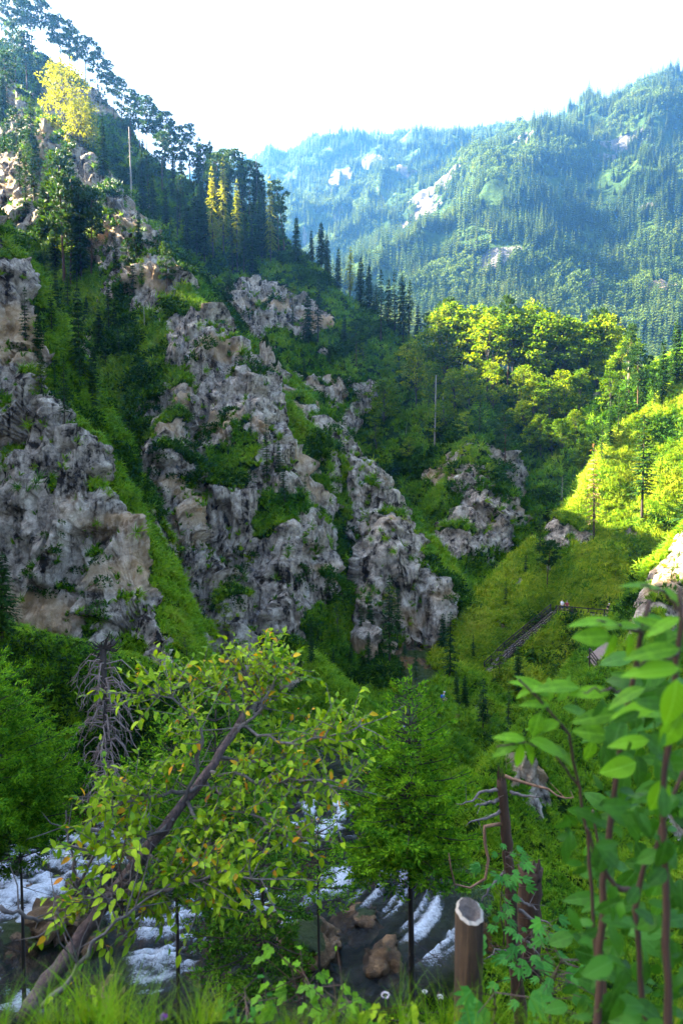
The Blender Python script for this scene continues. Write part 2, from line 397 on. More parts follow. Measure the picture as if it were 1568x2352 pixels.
# how rocky: steepness, crests, and where the photograph shows bare rock or turf
bias = {0: -.28, 1: .34, 2: .46, 3: .36, 4: .42, 5: .62, 6: -.5, 7: -.10, 8: -.62, 9: -.22, 10: -.18, 11: -.25, 12: 0, 13: -.55, 50: -.9, 51: .25}
B = np.array([bias.get(k0, 0) for k0 in range(60)])
SPOTS = [  # picture x, y, radius in metres, amount
 (640,700,8,1.1),(590,690,7,.9),(700,740,6,.8),(775,890,3.5,1.0),(840,900,3,.7),(700,890,4,.9),(1080,1090,3,1.0),(1050,1210,5,.7),(1120,1150,5,.6),
 (1290,1215,3.5,.9),(1260,1245,2.5,.8),(1440,1190,3,.5),(1330,1235,1.8,.75),(1185,1345,1.6,.7),(1255,1310,1.5,.7),(1445,1235,1.6,.7),(1150,1435,1.5,.7),(1380,1180,1.6,.7),(1560,1330,7,1.1),(1345,1382,2.6,.8),(960,1420,5,1.0),(930,1400,4,.9),(1200,1790,1.5,.9),(1230,1850,1.2,.7),
 (215,200,9,.9),(230,240,8,.8),(100,250,8,.8),(20,380,8,.9),(30,470,7,.9),(150,230,8,.6),(1100,1640,3,.8),(960,1960,2,.7),
 (350,1010,4,-.7),(250,1200,4,-.6),(500,1080,5,-.35),(640,1300,6,-.5),(700,1450,5,-.4),(300,760,9,-.6),(200,700,10,-.7),(150,560,10,-.6),(300,900,8,-.6),(620,1180,4,-.5),(900,1350,4,-.3),
 (1000,1200,5,-.5),(900,1000,12,-.6),(150,1310,1.6,-.7),(250,1370,1.4,-.6),(850,1520,6,-.3),(450,880,3.5,-.5),(480,1260,3,-.35),(420,960,3,-.4)]
TSG = lat(SG, TX, TY)
side = np.zeros_like(TX)
side += np.where(TID == 1, -.055 * np.clip(TCD - 9, 0, 14) - .45 * sstep(.1, .6, TSG) * sstep(2, 7, TCD), 0)
side += np.where(TID == 5, -1.1 * sstep(.1, .5, TSG) * sstep(.3, 2, TCD), 0)
side += np.where(TID == 3, -.6 * sstep(.1, .6, TSG) * sstep(2, 6, TCD), 0)
side += np.where(TID == 2, -.35 * sstep(.1, .6, TSG) * sstep(3, 6, TCD), 0)
spot = side
for (sx_, sy_, rad, amt) in SPOTS:
    q = hit(sx_, sy_)
    d2 = (TX - q[0]) ** 2 + (TY - q[1]) ** 2 + (TZ - q[2]) ** 2
    spot += amt * np.exp(-d2 / (2 * (rad * .7) ** 2))
nz1 = fbm(TX / 5.0, TY / 5.0, TZ / 11.0, 70, 4); nz2 = fbm(TX / 1.6, TY / 1.6, TZ / 1.6, 75, 3)
RM = sstep(0.18, 0.55, 0.18 * (TS - 0.95) + B[TID] + 0.50 * fbm(TX / 11, TY / 11, TZ / 16, 71, 3) + 0.28 * nz1 + spot + 0.32)
TPD, _ = path_dist(TX, TY); clear = sstep(1.2, 2.6, TPD)
# crags: push the rock outward in blocks and ledges
nx, ny = -lat(sxl, TX, TY), -lat(syl, TX, TY); nl = np.sqrt(nx * nx + ny * ny + 1)
nx, ny, nzv = nx / nl, ny / nl, 1 / nl
def facets(x, y, z, seed):
    """blocky relief: every cell of a jittered lattice is a tilted plane"""
    bx, by, bz = np.floor(x - .5), np.floor(y - .5), np.floor(z - .5)
    bd = np.full(x.shape, 1e9, np.float32); out = np.zeros(x.shape, np.float32)
    for i in (0, 1):
        for j in (0, 1):
            for k0 in (0, 1):
                cx, cy, cz = bx + i, by + j, bz + k0
                ax_, ay_, az_ = cx.astype(np.int64), cy.astype(np.int64), cz.astype(np.int64)
                ex = x - (cx + .5 + .42 * _h(ax_, ay_, az_, seed)); ey = y - (cy + .5 + .42 * _h(ax_, ay_, az_, seed + 1)); ez = z - (cz + .5 + .42 * _h(ax_, ay_, az_, seed + 2))
                dd = ex * ex + ey * ey + ez * ez; m = dd < bd
                v = .55 * _h(ax_, ay_, az_, seed + 3) + .9 * (ex * _h(ax_, ay_, az_, seed + 4) + ey * _h(ax_, ay_, az_, seed + 5) + ez * _h(ax_, ay_, az_, seed + 6))
                bd = np.where(m, dd, bd); out = np.where(m, v, out)
    return out
qx = TX + .35 * fbm(TX / 2.5, TY / 2.5, TZ / 2.5, 140, 3); qy = TY + .35 * fbm(TX / 2.5, TY / 2.5, TZ / 2.5, 150, 3); qz = TZ + .35 * nz2
c1 = fbm(TX / 5, TY / 5, TZ / 20, 80, 3, 0.5, True)
c2 = fbm(TX / 1.7, TY / 1.7, TZ / 4.5, 84, 4, 0.6, True)
f1 = facets(qx / 3.2, qy / 3.2, qz / 9.0, 200); f2 = facets(qx / 1.15, qy / 1.15, qz / 2.6, 210)
led = vnoise(TX / 9, TY / 9, TZ / 1.7, 88)
far = np.clip(rows / 45, 0.12, 1.4)
am = RM * clear * far * np.where(TID == 51, .25, np.where((TID >= 8) & (TID <= 11), .5, 1))
disp = am * (1.25 * c1 + 0.22 * c2 + 1.35 * f1 + .45 * f2 + 0.2 * led) + (1 - RM) * clear * far * (0.7 * c2 + 1.0 * nz1) * np.where(TID == 50, .4, np.where(TID == 8, .75, 1))
keep = sstep(0.0, 2.0, TRD)   # the river bed keeps its level
disp *= np.where(TID == 51, .5 + .5 * keep, 1)
VX = TX + nx * disp; VY = TY + ny * disp; VZ = TZ + nzv * disp * 0.7
V = np.stack([VX, VY, VZ], -1)
# turf holds on ledges, steep faces are bare
g1_ = np.gradient(V, axis=0); g2_ = np.gradient(V, axis=1); nn_ = np.cross(g1_, g2_); nn_ /= np.maximum(np.linalg.norm(nn_, axis=2, keepdims=True), 1e-9)
nup = np.abs(nn_[..., 2]); pd_ = np.pad(nup, 3, mode='edge'); nup = sum(pd_[3 + i:3 + i + NC, 3 + j:3 + j + NR] for i in (-2, 0, 2) for j in (-3, -1, 1, 3)) / 12
TROCK = sstep(.36, .64, 1.15 * RM - 1.6 * (nup - .34) + .60 * nz2 + .40 * nz1) * sstep(.05, .3, RM)
V = V.reshape(-1, 3)
ii, jj = np.meshgrid(np.arange(NC - 1), np.arange(NR - 1), indexing='ij')
q0 = (ii * NR + jj).ravel()
F = np.stack([q0, q0 + NR, q0 + NR + 1, q0 + 1], -1)
fid = TID[:-1, :-1].ravel()
n_a = fbm(TX / 1.8, TY / 1.8, TZ / 1.8, 101, 5, 0.62)
n_s = fbm(TX / 1.3, TY / 1.3, TZ / 8.0, 111, 4, 0.6)          # streaks of lichen and water running down
TTONE = np.clip(0.64 + 0.62 * n_a + 0.25 * led, 0, 1) * (0.42 + 0.58 * sstep(-.28, .12, n_s))
TWARM = 0.6 * sstep(.10, .42, fbm(TX / 8, TY / 8, TZ / 6, 121, 4))
TG = np.clip(0.46 + 0.5 * fbm(TX / 9, TY / 9, TZ / 9, 131, 4) + .25 * fbm(TX / 1.2, TY / 1.2, TZ / 1.2, 135, 3), 0, 1)
M_rock = terrain_mat('rock_and_turf')
M_wet = terrain_mat('wet_rock', rock=((0.010, 0.008, 0.007), (0.10, 0.062, 0.036), (0.36, 0.23, 0.12)), warm=(0.26, 0.13, 0.035), bscale=1.8, rough=0.5, spec=0.25,
                    grass=((0.01, 0.02, 0.004), (0.03, 0.05, 0.008), (0.06, 0.08, 0.012)))
groups = {}
for ri, r_ in enumerate(RIDGES): groups.setdefault(r_[0], []).append(ri)
groups['near_slope'] = [50]; groups['river_bed'] = [51]
def submesh(name, mask, mat):
    f = F[mask]
    if not len(f): return
    used, inv = np.unique(f.ravel(), return_inverse=True)
    o = mesh_obj(name, V[used], inv.reshape(-1, 4), mat, smooth=True)
    for an, arr in (('rock', TROCK), ('tone', TTONE), ('warm', TWARM), ('gtone', TG)):
        at = o.data.attributes.new(an, 'FLOAT', 'POINT'); at.data.foreach_set('value', arr.ravel()[used].astype(np.float32))
    tag(o, kind='structure')
    return o
for nm, ids in groups.items():
    submesh(nm, np.isin(fid, ids), M_wet if nm == 'river_bed' else M_rock)
# ------------------------------------------------------------------ instanced ground cover
def scatter(name, template, pts, rots, scales, label, cat):
    """one object of stuff: a point cloud that carries copies of a template tuft"""
    me = bpy.data.meshes.new(name); pts = np.asarray(pts, np.float32)
    me.vertices.add(len(pts)); me.vertices.foreach_set('co', pts.ravel())
    a = me.attributes.new('rot', 'FLOAT_VECTOR', 'POINT'); a.data.foreach_set('vector', np.asarray(rots, np.float32).ravel())
    a = me.attributes.new('sc', 'FLOAT_VECTOR', 'POINT')
    sc_ = np.asarray(scales, np.float32); sc_ = np.repeat(sc_[:, None], 3, 1) if sc_.ndim == 1 else sc_
    a.data.foreach_set('vector', sc_.ravel())
    o = bpy.data.objects.new(name, me); COL.objects.link(o)
    ng = bpy.data.node_groups.new(name, 'GeometryNodeTree')
    ng.interface.new_socket('Geometry', in_out='INPUT', socket_type='NodeSocketGeometry')
    ng.interface.new_socket('Geometry', in_out='OUTPUT', socket_type='NodeSocketGeometry')
    gi = ng.nodes.new('NodeGroupInput'); go = ng.nodes.new('NodeGroupOutput')
    ip = ng.nodes.new('GeometryNodeInstanceOnPoints'); ob = ng.nodes.new('GeometryNodeObjectInfo')
    ob.inputs['Object'].default_value = template; ob.inputs['As Instance'].default_value = True
    ra = ng.nodes.new('GeometryNodeInputNamedAttribute'); ra.data_type = 'FLOAT_VECTOR'; ra.inputs['Name'].default_value = 'rot'
    sa_ = ng.nodes.new('GeometryNodeInputNamedAttribute'); sa_.data_type = 'FLOAT_VECTOR'; sa_.inputs['Name'].default_value = 'sc'
    er = ng.nodes.new('FunctionNodeEulerToRotation')
    L = ng.links
    L.new(gi.outputs[0], ip.inputs['Points']); L.new(ob.outputs['Geometry'], ip.inputs['Instance'])
    L.new(ra.outputs['Attribute'], er.inputs[0]); L.new(er.outputs[0], ip.inputs['Rotation']); L.new(sa_.outputs['Attribute'], ip.inputs['Scale'])
    L.new(ip.outputs[0], go.inputs[0])
    md = o.modifiers.new('copies', 'NODES'); md.node_group = ng
    return tag(o, label, cat, kind='stuff')

class KB:
    """collects kite-shaped leaves as numpy-ready lists (fast)"""
    def __init__(s): s.c = []; s.d = []; s.n = []; s.l = []; s.w = []
    def add(s, c, d, n, l, w): s.c.append(tuple(c)); s.d.append(tuple(d)); s.n.append(tuple(n)); s.l.append(l); s.w.append(w)
    def arrays(s, bend=0.0):
        c = np.array(s.c); d = np.array(s.d); n = np.array(s.n); l = np.array(s.l)[:, None]; w = np.array(s.w)[:, None]
        d = d / np.maximum(np.linalg.norm(d, axis=1, keepdims=True), 1e-6)
        side = np.cross(d, n); side /= np.maximum(np.linalg.norm(side, axis=1, keepdims=True), 1e-6)
        up = np.cross(side, d)
        v = np.stack([c, c + d * l * .45 + side * w / 2, c + d * l - up * l * bend, c + d * l * .45 - side * w / 2], 1).reshape(-1, 3)
        f = np.arange(len(v)).reshape(-1, 4)
        return v, f
    def build(s, name, mat, parent=None, bend=0.0, link=True):
        v, f = s.arrays(bend); return mesh_obj(name, v, f, mat, parent, link=link)

M_grassblade = leaf_mat('grass_blades', [(0.1, (0.006, 0.030, 0.002)), (0.45, (0.042, 0.145, 0.004)), (0.75, (0.18, 0.32, 0.008)), (1.0, (0.28, 0.30, 0.03))], 0.35, nscale=0.12)
M_sunlit_tint = leaf_mat('sunlit_tint_blades', [(0.1, (0.018, 0.07, 0.002)), (0.45, (0.12, 0.23, 0.005)), (0.75, (0.32, 0.38, 0.015)), (1.0, (0.46, 0.40, 0.05))], 0.35, nscale=0.12)  # sunlight on the right hillside is put into the yellow of these blades
M_bush = leaf_mat('undergrowth_leaves', [(0.1, (0.004, 0.020, 0.002)), (0.5, (0.014, 0.055, 0.004)), (0.9, (0.065, 0.16, 0.008))], 0.25, nscale=0.2)
M_spruce = leaf_mat('spruce_needles', [(0.1, (0.005, 0.022, 0.005)), (0.5, (0.014, 0.052, 0.008)), (0.9, (0.05, 0.115, 0.014))], 0.25, nscale=0.5)
M_pine = leaf_mat('pine_needles', [(0.1, (0.008, 0.030, 0.010)), (0.5, (0.020, 0.062, 0.015)), (0.9, (0.06, 0.12, 0.018))], 0.3, nscale=0.5)
M_beech = leaf_mat('broad_leaves', [(0.1, (0.008, 0.035, 0.002)), (0.45, (0.07, 0.165, 0.004)), (0.9, (0.27, 0.33, 0.008))], 0.5, nscale=0.35)
M_larch = leaf_mat('larch_needles', [(0.1, (0.10, 0.15, 0.012)), (0.5, (0.20, 0.25, 0.02)), (0.9, (0.30, 0.31, 0.03))], 0.5, nscale=0.4)
M_dry = leaf_mat('dry_needles', [(0.1, (0.16, 0.09, 0.04)), (0.5, (0.26, 0.16, 0.07)), (0.9, (0.36, 0.25, 0.12))], 0.2, nscale=0.5)
M_bark = bark_mat('spruce_bark', (0.010, 0.007, 0.005), (0.055, 0.038, 0.027))
M_redbark = bark_mat('pine_bark', (0.03, 0.013, 0.007), (0.15, 0.068, 0.034))
M_greybark = bark_mat('beech_bark', (0.02, 0.017, 0.014), (0.09, 0.078, 0.065))
M_dead = bark_mat('bleached_wood', (0.16, 0.13, 0.10), (0.46, 0.41, 0.35))

def rv(r=random): 
    return Vector((r.gauss(0, 1), r.gauss(0, 1), r.gauss(0, 1))).normalized()

def grass_tuft(seed, blades=16, h=0.6, spread=0.9, bw=.034):
    r = random.Random(seed); v = []; f = []
    for i in range(blades):
        a = r.uniform(0, 2 * math.pi); L = h * r.uniform(0.6, 1.25); w = bw * r.uniform(0.6, 1.3)
        b = Vector((math.cos(a), math.sin(a), 0)) * r.uniform(0, 0.18); o = Vector((math.cos(a + r.uniform(-.6, .6)), math.sin(a + r.uniform(-.6, .6)), 0))
        s = Vector((-o.y, o.x, 0)) * w
        m = b + o * (0.28 * L * spread) + Vector((0, 0, L * .62)); t = b + o * (0.85 * L * spread) + Vector((0, 0, L * r.uniform(.45, .8)))
        k = len(v); v += [b - s, b + s, m + s * .8, m - s * .8, t]
        f += [(k, k + 1, k + 2, k + 3), (k + 3, k + 2, k + 4)]
    return v, f
def tmpl(name, v, f, mat): return mesh_obj(name, np.array([tuple(p) for p in v]), f, mat, link=False)

def bush_kites(seed, n=90, rad=0.6, leaf=0.16, flat=0.8):
    r = random.Random(seed); k = KB()
    for i in range(n):
        d = rv(r); d.z = abs(d.z) * flat + 0.02; p = d * rad * r.uniform(.55, 1.05) * (0.8 + .3 * math.sin(d.x * 5 + seed) * math.cos(d.y * 4))
        k.add(p, (d + rv(r) * .8), rv(r) + Vector((0, 0, .8)), leaf * r.uniform(.7, 1.4), leaf * r.uniform(.4, .75))
    return k

# ------------------------------------------------------------------ trees
def spruce_mesh(seed, h=14.0, spread=2.3, base=0.12, whorls=24, per=6, dens=1.0, tw=0.62, droop=0.35, sparse=0.0, wth=0.42):
    r = random.Random(seed); k = KB(); tk = MB()
    bendx, bendy = r.uniform(-.02, .02) * h, r.uniform(-.02, .02) * h
    ax = lambda t: Vector((bendx * t * t, bendy * t * t, h * t))
    rb = 0.0115 * h
    tk.tube([ax(i / 7) - Vector((0, 0, .7 if i == 0 else 0)) for i in range(8)], [max(rb * (1 - i / 7.4), .012) for i in range(8)], 6)
    for wi in range(whorls):
        t = base + (1 - base) * ((wi + r.uniform(-.3, .3)) / whorls); t = min(max(t, base), .985)
        Lw = spread * ((1 - t) / (1 - base)) ** 0.75 * (1 if t > base + .1 else 0.72)
        for b in range(per):
            if r.random() < sparse: continue
            an = 2 * math.pi * (b + r.uniform(-.35, .35)) / per + wi * 0.9
            L = max(.22, Lw * r.uniform(.55, 1.15)); o = Vector((math.cos(an), math.sin(an), 0)); p0 = ax(t)
            up = (t - .45) * 0.8
            pos = lambda s: p0 + o * (L * s) + Vector((0, 0, L * (up * s - droop * s * s * 1.5 + .28 * s ** 3)))
            tk.tube([pos(0), pos(.5), pos(1)], [rb * .16, rb * .1, .006], 3, cap=False)
            nt_ = max(4, int(L / tw * 8.0 * dens))
            side = Vector((-o.y, o.x, 0))
            for q in range(nt_):
                s = (q + r.uniform(.2, 1)) / nt_; c = pos(s * .97 + .03)
                sg = 1 if r.random() < .5 else -1
                wl = tw * (1.1 - .55 * s) * r.uniform(.7, 1.25)
                d = o * r.uniform(.5, 1) + side * sg * r.uniform(.35, 1.1) + Vector((0, 0, r.uniform(-.75, .05)))
                k.add(c, d, Vector((r.uniform(-.5, .5), r.uniform(-.5, .5), 1)), wl, wl * wth)
    for q in range(5): k.add(ax(.965), Vector((r.uniform(-.3, .3), r.uniform(-.3, .3), 1)), rv(r), .05 * h, .12)
    return tk, k

def pine_mesh(seed, h=15.0, base=0.5, pads=22, spread=2.5, leafs=125, lean=0.0, nl=.55):
    r = random.Random(seed); k = KB(); tk = MB()
    b1, b2 = r.uniform(-.05, .05) * h + lean * h, r.uniform(-.04, .04) * h
    wob = r.uniform(0, 6)
    ax = lambda t: Vector((b1 * t * t + .012 * h * math.sin(wob + 5 * t), b2 * t * t, h * t))
    rb = .0125 * h
    tk.tube([ax(i / 8) - Vector((0, 0, .7 if i == 0 else 0)) for i in range(9)], [max(rb * (1 - i / 9.5), .02) for i in range(9)], 6)
    for i in range(5):   # dead stubs on the bare trunk
        t = r.uniform(.2, base + .05); an = r.uniform(0, 6.28); p = ax(t)
        tk.tube([p, p + Vector((math.cos(an), math.sin(an), r.uniform(-.3, .2))) * r.uniform(.4, 1.2)], [.03, .008], 3, cap=False)
    for i in range(pads):
        t = base + (1 - base) * (i + r.uniform(0, .9)) / pads; an = i * 2.4 + r.uniform(-.5, .5)
        prof_ = math.sin(math.pi * (0.18 + .76 * (t - base) / (1 - base)))
        L = spread * prof_ * r.uniform(.45, 1.1); p0 = ax(t); o = Vector((math.cos(an), math.sin(an), 0))
        c = p0 + o * L + Vector((0, 0, L * r.uniform(-.05, .45)))
        tk.tube([p0, p0 + o * L * .5 + Vector((0, 0, L * .06)), c], [rb * .28, rb * .18, .012], 4, cap=False)
        rad = r.uniform(.55, 1.0) * spread * .42
        for q in range(int(leafs * rad)):
            d = rv(r); d = Vector((d.x, d.y, d.z * .5)); pp = c + Vector((d.x * rad, d.y * rad, d.z * rad)) * r.uniform(.35, 1.0)
            k.add(pp, d + Vector((0, 0, .7)) + rv(r) * .5, rv(r), nl * r.uniform(.7, 1.3), nl * .38)
    return tk, k

def broad_mesh(seed, h=13.0, base=.3, spread=3.4, clusters=36, leafs=60, leaf=.46, airy=0.95):
    r = random.Random(seed); k = KB(); tk = MB()
    b1, b2 = r.uniform(-.06, .06) * h, r.uniform(-.06, .06) * h; wob = r.uniform(0, 6)
    ax = lambda t: Vector((b1 * t * t + .015 * h * math.sin(wob + 4 * t), b2 * t + .01 * h * math.cos(wob + 6 * t), h * t))
    rb = .0135 * h
    tk.tube([ax(i / 8 * .93) - Vector((0, 0, .7 if i == 0 else 0)) for i in range(9)], [max(rb * (1 - i / 9), .02) for i in range(9)], 7)
    for i in range(clusters):
        t = base + (1 - base) * ((i + r.random()) / clusters) ** .9; an = i * 2.4 + r.uniform(-.7, .7)
        pr_ = (math.sin(math.pi * min(1, .22 + .74 * (t - base) / (1 - base)))) ** .7
        L = spread * pr_ * r.uniform(.35, 1.05); st = max(base * .8, t - .12 - .2 * r.random())
        p0 = ax(st * .93); o = Vector((math.cos(an), math.sin(an), 0))
        c = Vector((ax(t).x, ax(t).y, h * t)) + o * L
        mid = p0.lerp(c, .5) + Vector((0, 0, .05 * L)) + rv(r) * .15
        tk.tube([p0, mid, c], [rb * .34, rb * .18, .012], 4, cap=False)
        rad = r.uniform(.6, 1.15) * spread * .30
        for q in range(leafs):
            d = rv(r); pp = c + Vector((d.x * rad * 1.25, d.y * rad * 1.25, d.z * rad * .62)) * (r.random() ** .4) * airy
            k.add(pp, rv(r) + Vector((d.x, d.y, -.25)), Vector((r.uniform(-1.3, 1.3), r.uniform(-1.3, 1.3), 1)), leaf * r.uniform(.65, 1.3), leaf * r.uniform(.45, .8))
    return tk, k

def snag_mesh(seed, h=12.0, twigs=14, tl=1.2, rb=None, broken=True):
    r = random.Random(seed); tk = MB(); rb = rb or .013 * h
    b1, b2 = r.uniform(-.03, .03) * h, r.uniform(-.03, .03) * h
    ax = lambda t: Vector((b1 * t * t, b2 * t * t, h * t))
    tk.tube([ax(i / 6) - Vector((0, 0, .6 if i == 0 else 0)) for i in range(7)], [max(rb * (1 - i / (9 if broken else 6.4)), .015) for i in range(7)], 6, jitter=.1, rnd=r)
    for i in range(twigs):
        t = r.uniform(.3, .98); an = r.uniform(0, 6.28); p = ax(t); L = tl * r.uniform(.3, 1) * (1.15 - .7 * t)
        o = Vector((math.cos(an), math.sin(an), 0)); e = p + o * L + Vector((0, 0, L * r.uniform(-.5, .25)))
        tk.tube([p, p + o * L * .5, e], [.035, .022, .006], 3, cap=False)
        for q in range(3):
            s = r.uniform(.4, 1); c = p.lerp(e, s); tk.tube([c, c + (o * .5 + rv(r)) * L * .22], [.012, .004], 3, cap=False)
    return tk, None

PROTO = {}
def proto(key, gen, leafmat, barkmat, bend=.12, nominal=14.0):
    tk, k = gen
    t = tk.build('trunk', barkmat, link=False, smooth=True)
    c = k.build('crown', leafmat, link=False, bend=bend) if k else None
    PROTO[key] = (t, c, nominal)
for i in range(3): proto(f'spruce{i}', spruce_mesh(100 + i, 14, 2.1 + .25 * i, .10 + .06 * i, 28, 7, 1.0, sparse=.06), M_spruce, M_bark)
for i in range(3): proto(f'thin{i}', spruce_mesh(120 + i, 14, 1.7, .16 + .1 * i, 24, 5, .9, .5, .3, sparse=.25), M_spruce, M_bark)
for i in range(3): proto(f'pine{i}', pine_mesh(140 + i, 15, .36 + .1 * i), M_pine, M_redbark, nominal=15)
proto('leanpine', pine_mesh(150, 15, .62, 13, 2.0, lean=.22), M_pine, M_redbark, nominal=15)
for i in range(4): proto(f'broad{i}', broad_mesh(160 + i, 13, .24 + .07 * i), M_beech, M_greybark, nominal=13)
proto('sapling', broad_mesh(170, 6, .3, 1.7, 16, 60, .22), M_beech, M_greybark, nominal=6)
proto('larch0', spruce_mesh(180, 15, 2.5, .22, 22, 6, .8, .5, .5, sparse=.15), M_larch, M_greybark, nominal=15)
proto('larchbroad', broad_mesh(181, 14, .28, 4.2, 46, 62, .4), M_larch, M_greybark, nominal=14)
proto('dry', spruce_mesh(190, 11, 1.2, .3, 16, 5, .5, .36, .45, sparse=.25), M_dry, M_bark, nominal=11)
for i in range(2): proto(f'snag{i}', snag_mesh(200 + i, 12, 12 if i else 5), None, M_dead, nominal=12)
proto('deadspruce', snag_mesh(205, 12, 60, 1.5, broken=False), None, M_dead, nominal=12)
NAMES = {'spruce': 'spruce_tree', 'thin': 'spruce_tree', 'pine': 'pine_tree', 'leanpine': 'pine_tree', 'broad': 'broadleaf_tree', 'sapling': 'broadleaf_tree',
         'larch': 'larch_tree', 'larchbroad': 'larch_tree', 'dry': 'spruce_tree', 'snag': 'dead_tree', 'deadspruce': 'dead_tree'}
CATS = {'spruce_tree': 'spruce', 'pine_tree': 'pine', 'broadleaf_tree': 'tree', 'larch_tree': 'larch', 'dead_tree': 'dead tree'}
_tr = random.Random(5)
def plant_at(kind, p, height, label, group=None, wide=1.0, lean=(0, 0), sink=.35):
    t, c, nom = PROTO[kind]; nm = NAMES[kind.rstrip('0123456789')]
    e = empty(nm, (p[0], p[1], p[2] - sink), _tr.uniform(0, 6.28), label, CATS[nm], group)
    s = height / nom; e.scale = (s * wide, s * wide, s); e.rotation_euler = (lean[0] + _tr.uniform(-.025, .025), lean[1] + _tr.uniform(-.025, .025), _tr.uniform(0, 6.28))
    for ch in (t, c):
        if ch is None: continue
        o = ch.copy(); COL.objects.link(o); o.parent = e
    return e
def spot_at(px, py):
    for k0 in range(60):
        q = hit(px, py + 5 * k0, 20)
        if q[1] < 284: return q
    return q
def plant(kind, px, py, top, label, group=None, wide=1.0, lean=(0, 0)):
    q = spot_at(px, py); hgt = (py - top) / 1568 * q[1]
    return plant_at(kind, q, hgt, label, group, wide, lean)
ORD = ['first', 'second', 'third', 'fourth', 'fifth', 'sixth', 'seventh', 'eighth', 'ninth', 'tenth', 'eleventh', 'twelfth', 'thirteenth', 'fourteenth', 'fifteenth', 'sixteenth', 'seventeenth', 'eighteenth', 'nineteenth', 'twentieth',
       'twenty-first', 'twenty-second', 'twenty-third', 'twenty-fourth', 'twenty-fifth', 'twenty-sixth', 'twenty-seventh', 'twenty-eighth', 'twenty-ninth', 'thirtieth']
def row(items, what, where, group, wide=1.0):
    """items (kind, x, base y, top y) ordered from the left; each label counts along the row"""
    items = sorted(items, key=lambda a: a[1])
    for i, it in enumerate(items):
        plant(it[0], it[1], it[2], it[3], f'{ORD[i]} {what} from left {where}', group, it[4] if len(it) > 4 else wide)
# ------------------------------------------------------------------ forest by place
rt = random.Random(21)
row([(f'pine{rt.randrange(3)}', x, y, t) for x, y, t in [(6,108,2),(28,112,-14),(52,124,6),(74,132,-4),(96,140,12),(118,152,40),(140,166,44),(160,180,60),(182,198,74),(204,214,98),(226,236,118)]],
    'tall pine', 'on the skyline of the high left ridge top', 'pines on the high left skyline', .95)
row([(f'pine{rt.randrange(3)}', x, y, t) for x, y, t in [(246,258,150),(262,280,178),(280,300,184),(300,330,214),(322,352,226),(340,372,232),(360,385,262),(378,400,262),(398,415,290),(418,425,300),(436,432,296)]],
    'dark pine', 'on the skyline below the ridge top', 'pines along the middle of the left skyline', .95)
row([(k0, x, y, t) for k0, x, y, t in [('spruce0',455,445,318),('pine1',468,452,340),('spruce1',484,462,330),('pine0',505,475,350),('spruce2',520,482,352),('pine2',538,490,355),('spruce0',556,500,362),('pine1',572,510,374),('spruce1',588,520,382),('spruce0',603,530,400)]],
    'conifer', 'on the skyline where it nears the blue mountain', 'conifers on the lower left skyline', 1.2)
plant('deadspruce', 198, 205, 68, 'bare dead trunk sticking out above the pines of the high left skyline')
plant('deadspruce', 476, 455, 286, 'bare dead spire left of two on the skyline conifers')
plant('deadspruce', 497, 470, 300, 'bare dead spire right of two on the skyline conifers')
plant('snag1', 590, 520, 364, 'thin dead pole on the skyline beside the blue mountain')
# lit and dark trees standing on the slope under the skyline
S = [('larch0',490,600,392,.8),('larch0',514,585,368,.8),('larch0',545,620,420,.8),('larch0',622,610,408,.7)]
row(S, 'sunlit yellow-green larch', 'on the slope under the skyline conifers', 'sunlit larches on the upper slope')
plant('leanpine', 655, 590, 436, 'slender sunlit pine leaning right over the valley edge', lean=(0, .10))
row([('spruce1',330,500,352),('spruce2',352,540,415),('spruce0',385,575,430),('thin1',408,560,400),('spruce0',430,600,455),('spruce1',452,600,430),('spruce2',470,610,470),('thin0',535,625,500),('thin2',560,640,500),('spruce0',580,640,470),('spruce1',598,600,450),('pine0',640,600,470),('spruce2',680,620,500)],
    'dark conifer', 'standing in the shaded gully under the skyline', 'dark conifers in the upper gully', .9)
row([('larch0',352,500,410,.7)], 'small bright yellow larch', 'above the dark gully', None)
plant('snag1', 303, 488, 296, 'tall bare grey dead trunk in front of the dark upper gully')
row([('spruce0',716,605,528),('spruce2',738,625,512),('spruce1',752,640,540),('spruce0',776,652,556),('larch0',803,668,548),('spruce1',826,690,576),('spruce2',846,702,590),('thin1',874,800,624),('spruce0',890,760,640),('thin0',907,775,622),('spruce1',926,788,634),('thin2',938,780,640),('spruce0',958,790,690),('pine1',985,792,690)],
    'spruce', 'in the line descending to the wooded saddle', 'spruces along the descending ridge')
row([('thin0',530,715,600),('pine1',522,735,640),('spruce1',708,800,670),('thin1',730,790,640),('pine2',818,852,740),('sapling',672,705,650)], 'small tree', 'around the pale cliff on the upper slope', 'trees near the upper cliff')
plant('larchbroad', 150, 330, 150, 'big yellow sunlit larch on the rocky shoulder at upper left', wide=1.05)
plant('larchbroad', 185, 365, 235, 'lower yellow sunlit larch half behind the big one at upper left', wide=1.0)
plant('spruce1', 238, 420, 276, 'yellow-green sunlit spruce right of the big yellow larch', wide=.9)
row([('pine0',38,215,62),('pine2',62,235,90),('spruce0',88,260,140),('pine1',20,260,130),('spruce2',10,300,180)], 'tall tree', 'at the top left edge in front of the ridge', 'trees at the upper left edge')
row([('thin2',74,430,226),('pine0',146,655,368),('pine1',165,660,430),('spruce2',188,660,420),('thin1',115,560,350),('pine2',210,640,450),('spruce0',128,640,470),('thin0',60,520,360)], 'tall tree', 'in the shaded grove on the big rock spur', 'grove on the big rock spur')
row([('pine1',296,672,548),('thin1',268,640,520),('spruce1',320,600,480),('pine0',385,690,560)], 'slim pine or spruce', 'along the crest of the big rock spur', 'trees on the big spur crest', .8)
plant('snag0', 333, 790, 690, 'pale bleached snag standing in turf on the big rock spur')
